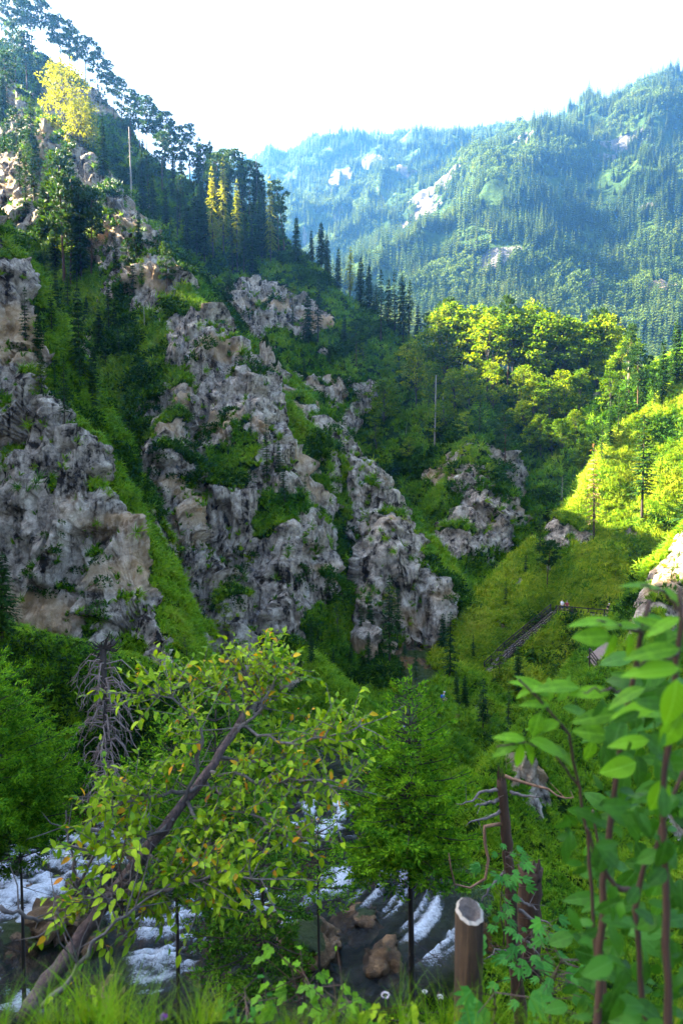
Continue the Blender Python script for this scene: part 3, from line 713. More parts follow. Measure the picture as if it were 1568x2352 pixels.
row([('spruce1',186,910,655,.8),('thin0',62,850,660),('spruce2',90,880,720),('thin1',122,800,650),('spruce0',230,820,700),('thin2',150,1000,820),('spruce1',215,960,830),('sapling',95,930,830),('spruce0',265,800,690)], 'dark spruce', 'in the gully behind the near left crag', 'spruces in the left gully')
row([('thin0',614,1110,955),('thin1',655,1195,1035),('thin0',665,1160,1060),('thin2',700,1180,1085),('spruce0',640,1120,1010),('thin1',576,1010,940)], 'thin spruce', 'in the grassy gully between the two rock spurs', 'thin spruces in the middle gully', .9)
# wooded ridge in sunlight
bl = []
for i, (x, b, t) in enumerate([(985,905,760),(1015,900,722),(1040,890,705),(1068,905,715),(1092,880,705),(1120,915,726),(1145,880,712),(1180,905,716),(1210,885,700),(1236,910,722),(1262,890,715),(1290,905,735),(1316,880,735),(1345,900,742),(1372,880,728),(1408,895,752),(1436,890,770)]):
    bl.append((f'broad{i % 4}', x, b, t, 1.15))
row(bl, 'sunlit yellow-green beech', 'along the wooded central ridge', 'beeches on the wooded ridge')
row([('pine0',1165,905,686,.8),('pine2',1028,880,690,.8),('pine1',1388,900,716,.8),('larch0',1420,890,730,.7),('pine0',1444,900,745,.7),('spruce0',1100,900,735,.8),('spruce1',1340,900,770,.8)], 'tall conifer', 'rising among the beeches of the wooded central ridge', 'conifers on the wooded ridge')
bl = []
for i, (x, b, t) in enumerate([(955,930,800),(1000,960,830),(1040,975,850),(1075,960,840),(1130,960,830),(1190,965,840),(1225,990,860),(1260,1000,870),(1295,985,850),(1330,970,850),(1365,950,830),(1400,950,850),(1240,1060,950),(1290,1050,960),(1200,1020,920),(1320,1030,940)]):
    bl.append((f'broad{(i + 1) % 4}', x, b, t, 1.0))
row(bl, 'dark shaded tree', 'on the slope below the sunlit beeches', 'shaded trees under the wooded ridge')
plant('thin0', 1100, 1012, 876, 'slim sunlit yellow spruce on the knoll below the beeches', wide=1.1)
plant('pine0', 1160, 1085, 930, 'sunlit pine with loose crown and red trunk on the central knoll', wide=.9)
plant('pine2', 1144, 1060, 985, 'small flat-topped sunlit pine beside the loose-crowned one')
plant('snag0', 997, 1032, 862, 'tall pale bare snag standing in shaded grass left of the knoll')
plant('snag1', 1020, 1000, 910, 'short leaning snag just behind the tall pale bare snag')
plant('sapling', 1066, 1060, 1000, 'bright round bush tree on top of the central knoll', wide=1.5)
plant('sapling', 1190, 1075, 1020, 'small low sunlit tree on the right side of the knoll', wide=1.5)
row([('broad1',880,990,868),('sapling',865,1040,950),('broad2',950,900,790),('sapling',1120,1130,1060),('sapling',1010,1120,1050),('sapling',940,1070,1000),('spruce0',965,900,820)], 'dark green tree', 'scattered on the grassy bowl left of the knoll', 'trees in the grassy bowl', 1.2)
plant('snag0', 932, 1000, 965, 'short dark broken stump in the grassy bowl')
# right hillside
plant('thin2', 1472, 1222, 950, 'tall sparse spruce in the full sun of the right hillside', wide=1.3)
plant('dry', 1362, 1262, 1015, 'dry pale brown spruce leaning over the sunlit right crest', wide=1.1)
plant('deadspruce', 1290, 1178, 1090, 'small bare dead spruce on the sunlit right crest', wide=.8)
row([('thin0',1418,1010,900),('thin1',1436,985,880),('spruce2',1400,1040,930),('thin1',1380,1080,965),('spruce1',1552,905,735),('spruce0',1520,930,780),('thin2',1500,945,860),('spruce1',1475,950,840),('pine1',1462,960,800),('spruce2',1580,900,760)], 'sunlit conifer', 'along the bright crest of the right hillside', 'conifers on the right crest')
plant('snag1', 1440, 900, 790, 'leaning bare trunk against the far mountain at right')
row([('thin1',1238,1290,1160,1.0),('pine2',1256,1372,1240),('thin0',1160,1400,1330),('thin2',1205,1340,1270)], 'dark little conifer', 'on the green face of the right hillside', 'small conifers on the right hillside')
plant('spruce1', 1600, 1240, 1010, 'dark spruce with long boughs reaching in at the right edge', wide=1.6)
row([('thin0',1032,1560,1395,1.4),('thin1',1086,1530,1450),('spruce0',1048,1620,1530),('thin2',1108,1700,1545,1.3),('thin0',1165,1680,1560),('thin1',1190,1612,1470,1.2)], 'dark spruce', 'beside the wooden stairway on the right bank', 'spruces beside the stairway')
row([('thin1',895,1540,1310,1.2),('spruce0',850,1505,1345,.8),('thin0',830,1480,1370),('thin2',912,1500,1340),('spruce1',780,1420,1330,.7)], 'dark spruce', 'in the deep cleft of the gorge', 'spruces in the gorge')
row([('spruce0',715,1545,1418,.8),('thin1',640,1540,1450),('spruce1',765,1560,1480,.8),('thin0',690,1590,1500),('spruce2',610,1560,1475,.8),('sapling',745,1500,1440)], 'young spruce', 'on the bank below the big rock spur', 'young spruces under the spur')

# ------------------------------------------------------------------ turf, scrub
CLEAR = sstep(.9, 1.5, TPD)
def terrain_points(n, wfun, seed):
    r = np.random.default_rng(seed)
    P4 = V.reshape(NC, NR, 3)
    a = P4[:-1, :-1]; e1 = P4[1:, :-1] - a; e2 = P4[:-1, 1:] - a
    ar = np.linalg.norm(np.cross(e1, e2), axis=2)
    vis = (np.abs(a[..., 0]) < a[..., 1] * .56 + 2)
    w = ar * vis * CLEAR[:-1, :-1] * wfun(TROCK[:-1, :-1], a, TID[:-1, :-1], TG[:-1, :-1])
    c = np.cumsum(w.ravel()); pick = np.searchsorted(c, r.random(n) * c[-1])
    i, j = np.unravel_index(pick, w.shape); u, v = r.random(n)[:, None], r.random(n)[:, None]
    p = a[i, j] + e1[i, j] * u + e2[i, j] * v
    nn = np.cross(e1[i, j], e2[i, j]); nn /= np.maximum(np.linalg.norm(nn, axis=1, keepdims=True), 1e-9)
    nn *= np.sign(nn[:, 2:3] + 1e-9)
    return p, nn, r
def upright(nn, r, tilt=.5):
    # lean the tuft's axis from vertical towards the slope's normal, as (x, y, z) Euler angles
    ax_ = nn * tilt + np.array([0, 0, 1 - tilt]); ax_ /= np.linalg.norm(ax_, axis=1, keepdims=True)
    return np.stack([-np.arcsin(np.clip(ax_[:, 1], -1, 1)), np.arctan2(ax_[:, 0], ax_[:, 2]), np.zeros(len(nn))], 1) + np.stack([r.uniform(-.2, .2, len(nn)), r.uniform(-.2, .2, len(nn)), r.uniform(0, 6.28, len(nn))], 1) * [1, 1, 0]
gv, gf = grass_tuft(1, 24, .58, .7); T_grass = tmpl('grass_tuft', gv, gf, M_grassblade)
gv, gf = grass_tuft(2, 18, .7, 1.2); T_grass2 = tmpl('grass_tuft', gv, gf, M_grassblade)
dist = lambda a: np.hypot(a[..., 0], a[..., 1])
turf = lambda rk, a, tid, tg: np.clip(1 - 1.35 * rk, 0.02, 1) * np.clip(60 / np.maximum(dist(a), 25), .18, 2.4) ** 1.5 * (tid != 51) * (dist(a) > 20) * (.35 + tg) * np.select([tid == 8, tid == 6, tid == 0, tid == 7], [.7, .3, .55, .65], 1.0)
for nm, T_, n_, sd in (('hillside_grass', T_grass, 110000, 1), ('trailing_grass', T_grass2, 60000, 2)):
    p, nn, r_ = terrain_points(n_, turf, sd)
    D = np.hypot(p[:, 0], p[:, 1])
    scatter(nm, T_, p - nn * .05, upright(nn, r_, .5 if sd == 1 else .95), r_.uniform(.6, 1.35, n_) * np.clip(D / 75, .32, 1.7), 'green tufts of grass covering the gorge slopes' if sd == 1 else 'trailing longer grass hanging over the gorge slopes', 'grass')
gv, gf = grass_tuft(5, 20, .66, .9); T_grass3 = tmpl('grass_tuft', gv, gf, M_sunlit_tint)
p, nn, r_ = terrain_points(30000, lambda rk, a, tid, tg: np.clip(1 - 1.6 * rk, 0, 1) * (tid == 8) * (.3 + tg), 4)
scatter('sunlit_tint_grass', T_grass3, p - nn * .05, upright(nn, r_, .7), r_.uniform(.5, 1.6, 30000) * 1.2, 'meadow grass on the right hillside with sunlight painted into its yellow-green', 'grass')
k = bush_kites(3, 110, .62, .17); T_bush = k.build('scrub', M_bush, link=False, bend=.1)
scrub = lambda rk, a, tid, tg: np.clip(1.15 - 1.2 * rk, 0.06, 1) * sstep(.15, .4, fbm(a[..., 0] / 7, a[..., 1] / 7, a[..., 2] / 7, 300, 3)) * np.clip(60 / np.maximum(dist(a), 25), .2, 1.4) * (tid != 51) * (dist(a) > 20) * np.where(tid == 8, 1.8, np.where((tid <= 1) | (tid == 6) | (tid == 7), 2.4, 1))
p, nn, r_ = terrain_points(42000, scrub, 3); D = np.hypot(p[:, 0], p[:, 1])
scatter('undergrowth', T_bush, p, upright(nn, r_, .3), r_.uniform(.5, 1.9, 42000) * np.clip(D / 75, .5, 1.9), 'low dark scrub and ferns between the rocks', 'undergrowth')
# ------------------------------------------------------------------ the far mountain across the valley
FR = [
 ([(200,470,1650),(400,420,1550),(610,370,1450),(700,336,1400),(800,316,1350),(900,303,1300),(1000,298,1250),(1100,296,1200),(1200,300,1150),(1300,286,1100),(1380,250,1040),(1450,210,990),(1568,145,930),(1800,90,860),(2200,60,800)], .62, .78),
 ([(1440,215,1000),(1430,330,900),(1340,430,800),(1240,520,700),(1150,600,620),(1085,700,540),(1060,780,470)], .8, .8),
 ([(1240,300,1130),(1180,400,1000),(1100,500,880),(1020,600,780),(985,690,700)], .8, .8),
 ([(980,300,1260),(960,400,1120),(900,500,1000),(870,590,900),(900,680,800)], .8, .85),
 ([(1568,150,930),(1640,330,780),(1600,470,650),(1520,620,540),(1450,740,450),(1420,830,400)], .8, .8),
 ([(1380,430,760),(1370,560,640),(1340,680,520),(1320,780,440)], .85, .85),
 ([(800,318,1350),(760,440,1200),(740,560,1080),(760,660,950)], .8, .8),
]
fgx, fgy = np.meshgrid(np.arange(-800, 1500, 6.0), np.arange(290, 1900, 6.0), indexing='ij')
fw_x = fgx + 28 * fbm(fgx / 160, fgy / 160, 0, 400, 3); fw_y = fgy + 28 * fbm(fgx / 160, fgy / 160, 5, 410, 3)
FH = np.full(fgx.shape, -70.0)
for ri, (pts, sl, sr) in enumerate(FR):
    P = np.array([U(*p) for p in pts]); best = np.full(fgx.shape, 1e9); zc = np.zeros(fgx.shape)
    for a, b in zip(P[:-1], P[1:]):
        d = b[:2] - a[:2]; t = np.clip(((fw_x - a[0]) * d[0] + (fw_y - a[1]) * d[1]) / (d @ d), 0, 1)
        ds = np.hypot(fw_x - a[0] - t * d[0], fw_y - a[1] - t * d[1]); m = ds < best
        best = np.where(m, ds, best); zc = np.where(m, a[2] + t * (b[2] - a[2]), zc)
    FH = np.maximum(FH, zc - best * (sl if ri else .66) + fbm(fgx / 90, fgy / 90, 0, 420 + ri, 4, .5, True) * np.clip(best - 10, 0, 120) * .40)
FH += 5 * fbm(fgx / 40, fgy / 40, 0, 440, 4)
FH = np.minimum(FH, -45 + (fgy - 290) * (.86 + .12 * fbm(fgx / 70, fgy / 70, 2, 445, 3)))
def flat_(A, x, y):
    fx = np.clip((x + 800) / 6.0, 0, A.shape[0] - 1.001); fy = np.clip((y - 290) / 6.0, 0, A.shape[1] - 1.001)
    i = fx.astype(int); j = fy.astype(int); u = fx - i; v = fy - j
    return A[i, j] * (1 - u) * (1 - v) + A[i + 1, j] * u * (1 - v) + A[i, j + 1] * (1 - u) * v + A[i + 1, j + 1] * u * v
def fhit(px, py):
    ys = np.linspace(300, 1800, 1500); d = U(px, py, 1.0); z = flat_(FH, d[0] * ys, ys); b = d[2] * ys < z
    i = int(np.argmax(b)) if b.any() else -1
    return np.array([d[0] * ys[i], ys[i], z[i]])
faz = np.radians(np.arange(-24, 38, 0.17)); frr = np.geomspace(300, 1850, 340)
fa, fr = np.meshgrid(faz, frr, indexing='ij')
FX, FY = np.sin(fa) * fr / np.cos(fa), fr; FZ = flat_(FH, FX, FY)
gsx, gsy = np.gradient(FH, 6.0); FS = flat_(np.hypot(gsx, gsy), FX, FY)
frock = .15 * (FS - 1.4) + .80 * fbm(FX / 45, FY / 45, FZ / 45, 450, 4)
for (x, y, rad, amt) in [(850,380,22,.8),(780,400,22,.7),(1005,430,24,.8),(960,500,18,.7),(1440,330,12,.9),(1400,370,10,.6),(1160,590,12,.8),(1130,620,10,.7),(1350,650,9,.9),(1360,620,8,.8),(1530,670,8,.9),(1490,480,9,.7),(930,390,15,.6),(1230,520,9,.6)]:
    q = fhit(x, y); frock += amt * np.exp(-((FX - q[0]) ** 2 + (FY - q[1]) ** 2 + (FZ - q[2]) ** 2) / (2 * rad ** 2))
FROCK = sstep(.32, .6, frock)
FZ2 = FZ + FROCK * 6 * fbm(FX / 14, FY / 14, FZ / 30, 460, 4, .55, True)
nA, nB = fa.shape
fv = np.stack([FX, FY, FZ2], -1)
i0, j0 = np.meshgrid(np.arange(nA - 1), np.arange(nB - 1), indexing='ij'); q0 = (i0 * nB + j0).ravel()
M_far = terrain_mat('far_slope', rock=((0.04, 0.038, 0.036), (0.13, 0.122, 0.112), (0.24, 0.225, 0.20)), grass=((0.015, 0.035, 0.008), (0.035, 0.07, 0.012), (0.07, 0.11, 0.018)), bscale=.12, bump=.6)
o = mesh_obj('far_mountain', fv.reshape(-1, 3), np.stack([q0, q0 + nB, q0 + nB + 1, q0 + 1], -1), M_far, smooth=True)
for an, arr in (('rock', FROCK), ('tone', np.clip(.62 + .5 * fbm(FX / 15, FY / 15, FZ / 15, 470, 4), 0, 1)), ('warm', .3 * sstep(.1, .4, fbm(FX / 60, FY / 60, FZ / 60, 475, 3))), ('gtone', np.clip(.5 + .5 * fbm(FX / 60, FY / 60, FZ / 60, 480, 4), 0, 1))):
    at = o.data.attributes.new(an, 'FLOAT', 'POINT'); at.data.foreach_set('value', arr.ravel().astype(np.float32))
tag(o, kind='structure')
# the forest on it: one far-off mass
def far_points(n, wf, seed):
    r = np.random.default_rng(seed); a = fv[:-1, :-1]; e1 = fv[1:, :-1] - a; e2 = fv[:-1, 1:] - a
    nn = np.cross(e1, e2); ar = np.abs(nn[..., 2])                     # trees stand per area of map
    face = np.abs(np.einsum('ijk,ijk->ij', nn, a)) / np.linalg.norm(a, axis=2)   # what turns towards the valley is seen most
    w = (.5 * ar + face) * wf(FROCK[:-1, :-1], a) * (a[..., 0] > -.25 * a[..., 1]) * (a[..., 0] < .62 * a[..., 1])
    c = np.cumsum(w.ravel()); pk = np.searchsorted(c, r.random(n) * c[-1]); i, j = np.unravel_index(pk, w.shape)
    return a[i, j] + e1[i, j] * r.random(n)[:, None] + e2[i, j] * r.random(n)[:, None], r
def far_conifer(seed):
    r = random.Random(seed); kk = KB(); H = 1.0
    for i in range(9):
        t = .08 + .9 * i / 9; L = .17 * (1 - t) ** .8 + .012
        for b in range(7):
            an = 6.28 * (b + r.random()) / 7; o_ = Vector((math.cos(an), math.sin(an), 0))
            kk.add(Vector((0, 0, t + .05)), o_ + Vector((0, 0, -.55)), Vector((o_.x, o_.y, 1.2)), L * r.uniform(.8, 1.35), L * .95)
    for b in range(3): kk.add(Vector((0, 0, .9)), Vector((0, 0, 1)), rv(r), .12, .03)
    return kk
def far_round(seed):
    r = random.Random(seed); kk = KB()
    for i in range(75):
        d = rv(r); p = Vector((d.x * .3, d.y * .3, .56 + d.z * .38)) * r.uniform(.85, 1.05)
        kk.add(p, rv(r) + d * .5, d + rv(r) * .5, .2, .15)
    return kk
M_fspruce = leaf_mat('far_spruce', [(0.1, (0.022, 0.055, 0.022)), (0.5, (0.060, 0.110, 0.030)), (0.9, (0.13, 0.17, 0.036))], .3, nscale=.02)
M_fbroad = leaf_mat('far_beech', [(0.1, (0.03, 0.065, 0.012)), (0.5, (0.06, 0.11, 0.016)), (0.9, (0.10, 0.15, 0.022))], .4, nscale=.02)
T_fc = far_conifer(1).build('far_conifer', M_fspruce, link=False); T_fr = far_round(2).build('far_round', M_fbroad, link=False)
nb = lambda a: fbm(a[..., 0] / 110, a[..., 1] / 110, a[..., 2] / 110, 490, 3)
p, r_ = far_points(46000, lambda rk, a: np.clip(1 - rk, .06, 1) * np.clip(800 / a[..., 1], .7, 2) * sstep(-.5, .1, -nb(a) + .15) * (.12 + sstep(-.15, .25, fbm(a[..., 0] / 26, a[..., 1] / 26, a[..., 2] / 26, 495, 3))), 31)
scatter('far_spruce_forest', T_fc, p, np.stack([np.zeros(len(p)), np.zeros(len(p)), r_.uniform(0, 6.28, len(p))], 1), np.stack([r_.uniform(8, 19, len(p))] * 2 + [r_.uniform(7, 17, len(p)) + 8 * r_.random(len(p)) ** 3], 1), 'hazy spruce forest covering the far mountain', 'forest')
p, r_ = far_points(12000, lambda rk, a: np.clip(1 - rk, .05, 1) * sstep(-.05, .35, nb(a)) * np.clip(900 / a[..., 1] - .5, 0, 1.5), 32)
scatter('far_beech_forest', T_fr, p, np.stack([np.zeros(len(p)), np.zeros(len(p)), r_.uniform(0, 6.28, len(p))], 1), r_.uniform(5, 9, len(p)), 'paler rounded leafy woods on the far mountain', 'forest')
# morning air
hz = MB(); hz.box((300, 960, 310), (1700, 0, 0), (0, 1060, 0), (0, 0, 345))
haze = hz.build('haze'); tag(haze, 'thin bluish morning haze filling the valley', 'haze', kind='stuff')
m, nt, out = new_mat('haze_air')
pv = N(nt, 'ShaderNodeVolumePrincipled'); pv.inputs['Color'].default_value = (.13, .42, 1, 1); pv.inputs['Density'].default_value = 0.00015; pv.inputs['Anisotropy'].default_value = .5
nt.links.new(pv.outputs[0], out.inputs['Volume']); haze.data.materials.append(m)

# ------------------------------------------------------------------ the river
wstep = .16
wxs = np.arange(-32, 14, wstep); wys = np.arange(17, 62, wstep)
ax2, ay2 = np.meshgrid(wxs, wys, indexing='ij')
w_rd, w_rz, w_rw = lat(rd, ax2, ay2), lat(rz, ax2, ay2), lat(rw, ax2, ay2)
# flow coordinates
best = np.full(ax2.shape, 1e9); ws = np.zeros(ax2.shape); wd = np.zeros(ax2.shape); acc = 0
for a, b in zip(RIVER[:-1], RIVER[1:]):
    d = b[:2] - a[:2]; L = math.sqrt(d @ d); t = np.clip(((ax2 - a[0]) * d[0] + (ay2 - a[1]) * d[1]) / (L * L), 0, 1)
    ex, ey = ax2 - a[0] - t * d[0], ay2 - a[1] - t * d[1]; ds = np.hypot(ex, ey); m = ds < best
    best = np.where(m, ds, best); ws = np.where(m, acc + t * L, ws); wd = np.where(m, np.sign(d[0] * ey - d[1] * ex) * ds, wd); acc += L
zq = w_rz + .35 * np.sin(w_rz * 5.5) * .6                       # steps between pools
streak = fbm(ws / 1.2, wd / .8, 0, 500, 5, .75); rip = fbm(ws / .7, wd / .35, 3, 510, 4, .7)
bedz = lat(Hs, ax2, ay2); depth = zq - bedz
foam = np.zeros_like(ax2)
for (x, y, rad, amt) in [(20,2050,1.6,.9),(100,2010,1.4,.8),(60,2080,1,.6),(225,1935,1.3,.8),(190,1960,1,.5),(400,2080,.9,1.1),(390,2130,.8,1.2),(375,2190,.8,1.2),(350,2230,.6,.8),(290,2090,.7,.5),(640,2080,1.0,.6),(700,2120,.9,.6),(580,2060,.8,.4),(800,2030,1.0,.8),(860,2045,1.1,1),(920,2075,1.0,.9),(970,2120,.8,.9),(1010,2180,.8,1),(1040,2230,.8,.9),(720,1890,1.2,1.2),(740,1865,1,1.2),(700,1925,1,.8),(410,1985,.9,.7),(470,1960,.8,.5),(860,1660,2,.8),(15,2300,1,.8)]:
    d_ = U(x, y, 1.0); tt = np.linspace(15, 80, 900); zz = lat(rz, d_[0] * tt, tt); k0 = int(np.argmax(d_[2] * tt < zz))
    foam += amt * np.exp(-((ax2 - d_[0] * tt[k0]) ** 2 + (ay2 - tt[k0]) ** 2) / (2 * rad ** 2))
foam = np.clip(np.minimum(foam, 1.1) * (.80 + 1.0 * streak + .9 * rip) + .45 * streak + .5 * rip - .28 + .22 * np.clip(1 - depth / .4, 0, 1), 0, 1)
wz = zq + .10 * rip + .12 * streak + .16 * foam * fbm(ax2 / .35, ay2 / .35, 0, 520, 3) + .10 * foam
inside = (w_rd < w_rw + 3.2)
fc = inside[:-1, :-1] & inside[1:, :-1] & inside[:-1, 1:] & inside[1:, 1:]
i0, j0 = np.nonzero(fc); nW = len(wys); q0 = i0 * nW + j0
f = np.stack([q0, q0 + nW, q0 + nW + 1, q0 + 1], -1); used, inv = np.unique(f.ravel(), return_inverse=True)
wv_ = np.stack([ax2, ay2, wz], -1).reshape(-1, 3)
m, nt, out = new_mat('torrent_water')
at = N(nt, 'ShaderNodeAttribute', attribute_name='foam'); geo = N(nt, 'ShaderNodeNewGeometry')
n1 = noise(nt, 7.0, 8, .85, geo.outputs['Position'], 1.2)
mm = N(nt, 'ShaderNodeMath', operation='MULTIPLY_ADD', i_1=2.2); nt.links.new(n1.outputs[0], mm.inputs[0]); nt.links.new(at.outputs['Fac'], mm.inputs[2])
fr_ = ramp(nt, mm.outputs[0], [(.38, 0), (.80, 1)])
ms = N(nt, 'ShaderNodeMath', operation='MULTIPLY_ADD', i_1=.55, i_2=-.42); nt.links.new(mm.outputs[0], ms.inputs[0]); nt.links.new(ms.outputs[0], fr_.inputs[0])
tr = N(nt, 'ShaderNodeBsdfTransparent'); tr.inputs[0].default_value = (.62, .55, .42, 1)
gl = N(nt, 'ShaderNodeBsdfGlossy', i_Roughness=.08); gl.inputs[0].default_value = (.55, .6, .65, 1)
fn = N(nt, 'ShaderNodeFresnel', i_IOR=1.33); b = N(nt, 'ShaderNodeBump', i_Strength=.6, i_Distance=.08); nt.links.new(n1.outputs[0], b.inputs['Height'])
nt.links.new(b.outputs[0], gl.inputs['Normal']); nt.links.new(b.outputs[0], fn.inputs['Normal'])
wm = N(nt, 'ShaderNodeMixShader'); nt.links.new(fn.outputs[0], wm.inputs[0]); nt.links.new(tr.outputs[0], wm.inputs[1]); nt.links.new(gl.outputs[0], wm.inputs[2])
fo = N(nt, 'ShaderNodeBsdfPrincipled', i_Roughness=.6); fo.inputs['Base Color'].default_value = (.80, .84, .88, 1)
b2 = N(nt, 'ShaderNodeBump', i_Strength=.9, i_Distance=.25); nt.links.new(n1.outputs[0], b2.inputs['Height']); nt.links.new(b2.outputs[0], fo.inputs['Normal'])
wm2 = N(nt, 'ShaderNodeMixShader'); nt.links.new(fr_.outputs[0], wm2.inputs[0]); nt.links.new(wm.outputs[0], wm2.inputs[1]); nt.links.new(fo.outputs[0], wm2.inputs[2])
nt.links.new(wm2.outputs[0], out.inputs['Surface'])
river = mesh_obj('river_water', wv_[used], inv.reshape(-1, 4), m, smooth=True); tag(river, kind='structure')
at = river.data.attributes.new('foam', 'FLOAT', 'POINT'); at.data.foreach_set('value', foam.ravel()[used].astype(np.float32))
# ------------------------------------------------------------------ stairway, railings, walkway
M_wood = bark_mat('dark_timber', (0.018, 0.012, 0.009), (0.075, 0.052, 0.04), 14, .8, .3)
M_plank = bark_mat('walkway_planks', (0.13, 0.09, 0.075), (0.33, 0.25, 0.21), 10, .85, .3)
def on_ground(px, py, lift=.15):
    q = hit(px, py, 20); return Vector((q[0], q[1], q[2] + lift))
def lift_line(pts, n):
    """points at even spacing along a polyline"""
    L = [0]
    for a, b in zip(pts[:-1], pts[1:]): L.append(L[-1] + (b - a).length)
    out = []
    for i in range(n):
        s = L[-1] * i / (n - 1)
        k0 = max(j for j in range(len(L)) if L[j] <= s + 1e-9); k0 = min(k0, len(pts) - 2)
        out.append(pts[k0].lerp(pts[k0 + 1], (s - L[k0]) / max(L[k0 + 1] - L[k0], 1e-9)))
    return out
top = Vector(P_top) + Vector((0, 0, .05)); mid = Vector(P_mid) + Vector((0, 0, .15)); low = Vector(P_low) + Vector((0, 0, .15))
def loc(c, o): return Vector(c) - Vector(o)
def railing(parent, org, pts, n_posts, h=1.0, rails=(1.0, .55), side=Vector((0, 0, 0)), below=.8):
    P = lift_line(pts, n_posts)
    for p in P:
        mb = MB(); q = p + side - org; mb.box(q + Vector((0, 0, (h - below) / 2)), (.06, 0, 0), (0, .06, 0), (0, 0, (h + below) / 2)); mb.build('post', M_wood, parent)
    for hh in rails:
        for a, b in zip(P[:-1], P[1:]):
            mb = MB(); mb.bar(a + side + Vector((0, -.075, hh)) - org, b + side + Vector((0, -.075, hh)) - org, .05, .13); mb.build('rail', M_wood, parent)
st = empty('wooden_stairway', top, 0, 'dark wooden stairway with handrails climbing the grassy right hillside', 'stairway')
pth = [top, mid, low]
d_ = (low - top); d_.z = 0; d_.normalize(); nrm = Vector((-d_.y, d_.x, 0))
if nrm.y < 0: nrm = -nrm
W2 = .6
steps = lift_line(pth, 44)
tread = MB(); tread.box((0, 0, 0), d_ * .15, nrm * W2, (0, 0, .03)); tm = tread.build('tread', M_plank, link=False)
for p in steps:
    o = tm.copy(); COL.objects.link(o); o.parent = st; o.location = p - top
for sgn in (-1, 1):
    P = lift_line(pth, 9)
    for a, b in zip(P[:-1], P[1:]):
        mb = MB(); mb.bar(a + nrm * sgn * (W2 + .05) - Vector((0, 0, .12)) - top, b + nrm * sgn * (W2 + .05) - Vector((0, 0, .12)) - top, .08, .28); mb.build('stringer', M_wood, st)
    railing(st, top, pth, 9, 1.0, (1.0, .6, .3), nrm * sgn * (W2 + .12), 1.2)
# level path with a rail, where the hikers stand
pe1, pe2, pe3 = [Vector(q) for q in PE[:3]]; pe4 = Vector(PE[3])
lw = empty('path_railing', top, 0, 'dark two-bar timber railing along the level path at the stair head', 'railing')
railing(lw, top, [top, pe1, pe2, pe3, pe4], 7, 1.0, (1.0, .5, .08), Vector((0, -.35, 0)), .9)
mb = MB()
P = lift_line([top + Vector((-.6, .3, 0)), pe1, pe2, pe3, pe4], 14)
for a, b in zip(P[:-1], P[1:]):
    t = (b - a).normalized(); s_ = Vector((-t.y, t.x, 0)).normalized(); s_ = s_ if s_.y > 0 else -s_
    mb.add([a - s_ * .4, b - s_ * .4, b + s_ * 1.6, a + s_ * 1.6, a - s_ * .4 - Vector((0, 0, 1.4)), b - s_ * .4 - Vector((0, 0, 1.4))], [(0, 1, 2, 3), (0, 4, 5, 1)])
M_gravel = bark_mat('path_gravel', (0.16, 0.12, 0.10), (0.36, 0.29, 0.25), 6, .95, .4, 1.0)
tag(mb.build('footpath', M_gravel), kind='structure')
# lower boardwalk on the crag
def boardwalk(pts, width, name, label, cat, rails_on, n_boards, post_n):
    org = pts[0]; e = empty(name, org, 0, label, cat)
    P = lift_line(pts, n_boards)
    for i, p in enumerate(P):
        a = P[max(i - 1, 0)]; b = P[min(i + 1, len(P) - 1)]; t = (b - a).normalized(); s_ = Vector((-t.y, t.x, 0)).normalized()
        L = (pts[-1] - pts[0]).length / n_boards
        mb = MB(); mb.box(p - org, t * L * .40, s_ * width / 2 * random.uniform(.97, 1.04), t.cross(s_) * .025); mb.build('plank', M_plank, e)
    t = (pts[-1] - pts[0]); t.z = 0; t.normalize(); s_ = Vector((-t.y, t.x, 0))
    for k0 in (-.8, .8):
        mb = MB(); mb.bar(pts[0] + s_ * k0 * width / 2 - Vector((0, 0, .13)) - org, pts[-1] + s_ * k0 * width / 2 - Vector((0, 0, .13)) - org, .12, .18); mb.build('beam', M_wood, e)
    for sg_ in rails_on: railing(e, org, pts, post_n, 1.05, (1.05, .7, .35), s_ * sg_ * width / 2, 1.4)
    return e
yb = hit(1385, 1545, 20)[1] - 1.0
boardwalk([UV(1425, 1590, yb - 4.5), UV(1368, 1515, yb)], 1.3, 'boardwalk', 'lower boardwalk with triple handrail bolted to the rock at right', 'boardwalk', (1,), 26, 4)
boardwalk([UV(1364, 1512, yb + .2), UV(1402, 1478, yb + 3.6)], 1.3, 'boardwalk', 'short planked landing bending behind the lower boardwalk', 'boardwalk', (), 18, 2)
ps = on_ground(1092, 1690, .1)
mb = MB(); mb.box((0, 0, 0), (.9, .12, 0), (-.03, .22, 0), (0, 0, .06)); mb.box((0, -.2, -.16), (.9, .12, 0), (0, .04, 0), (0, 0, .14))
o = mb.build('plank_step', M_plank); o.location = ps; tag(o, 'single dark plank step in scree below the stairway spruces', 'step')

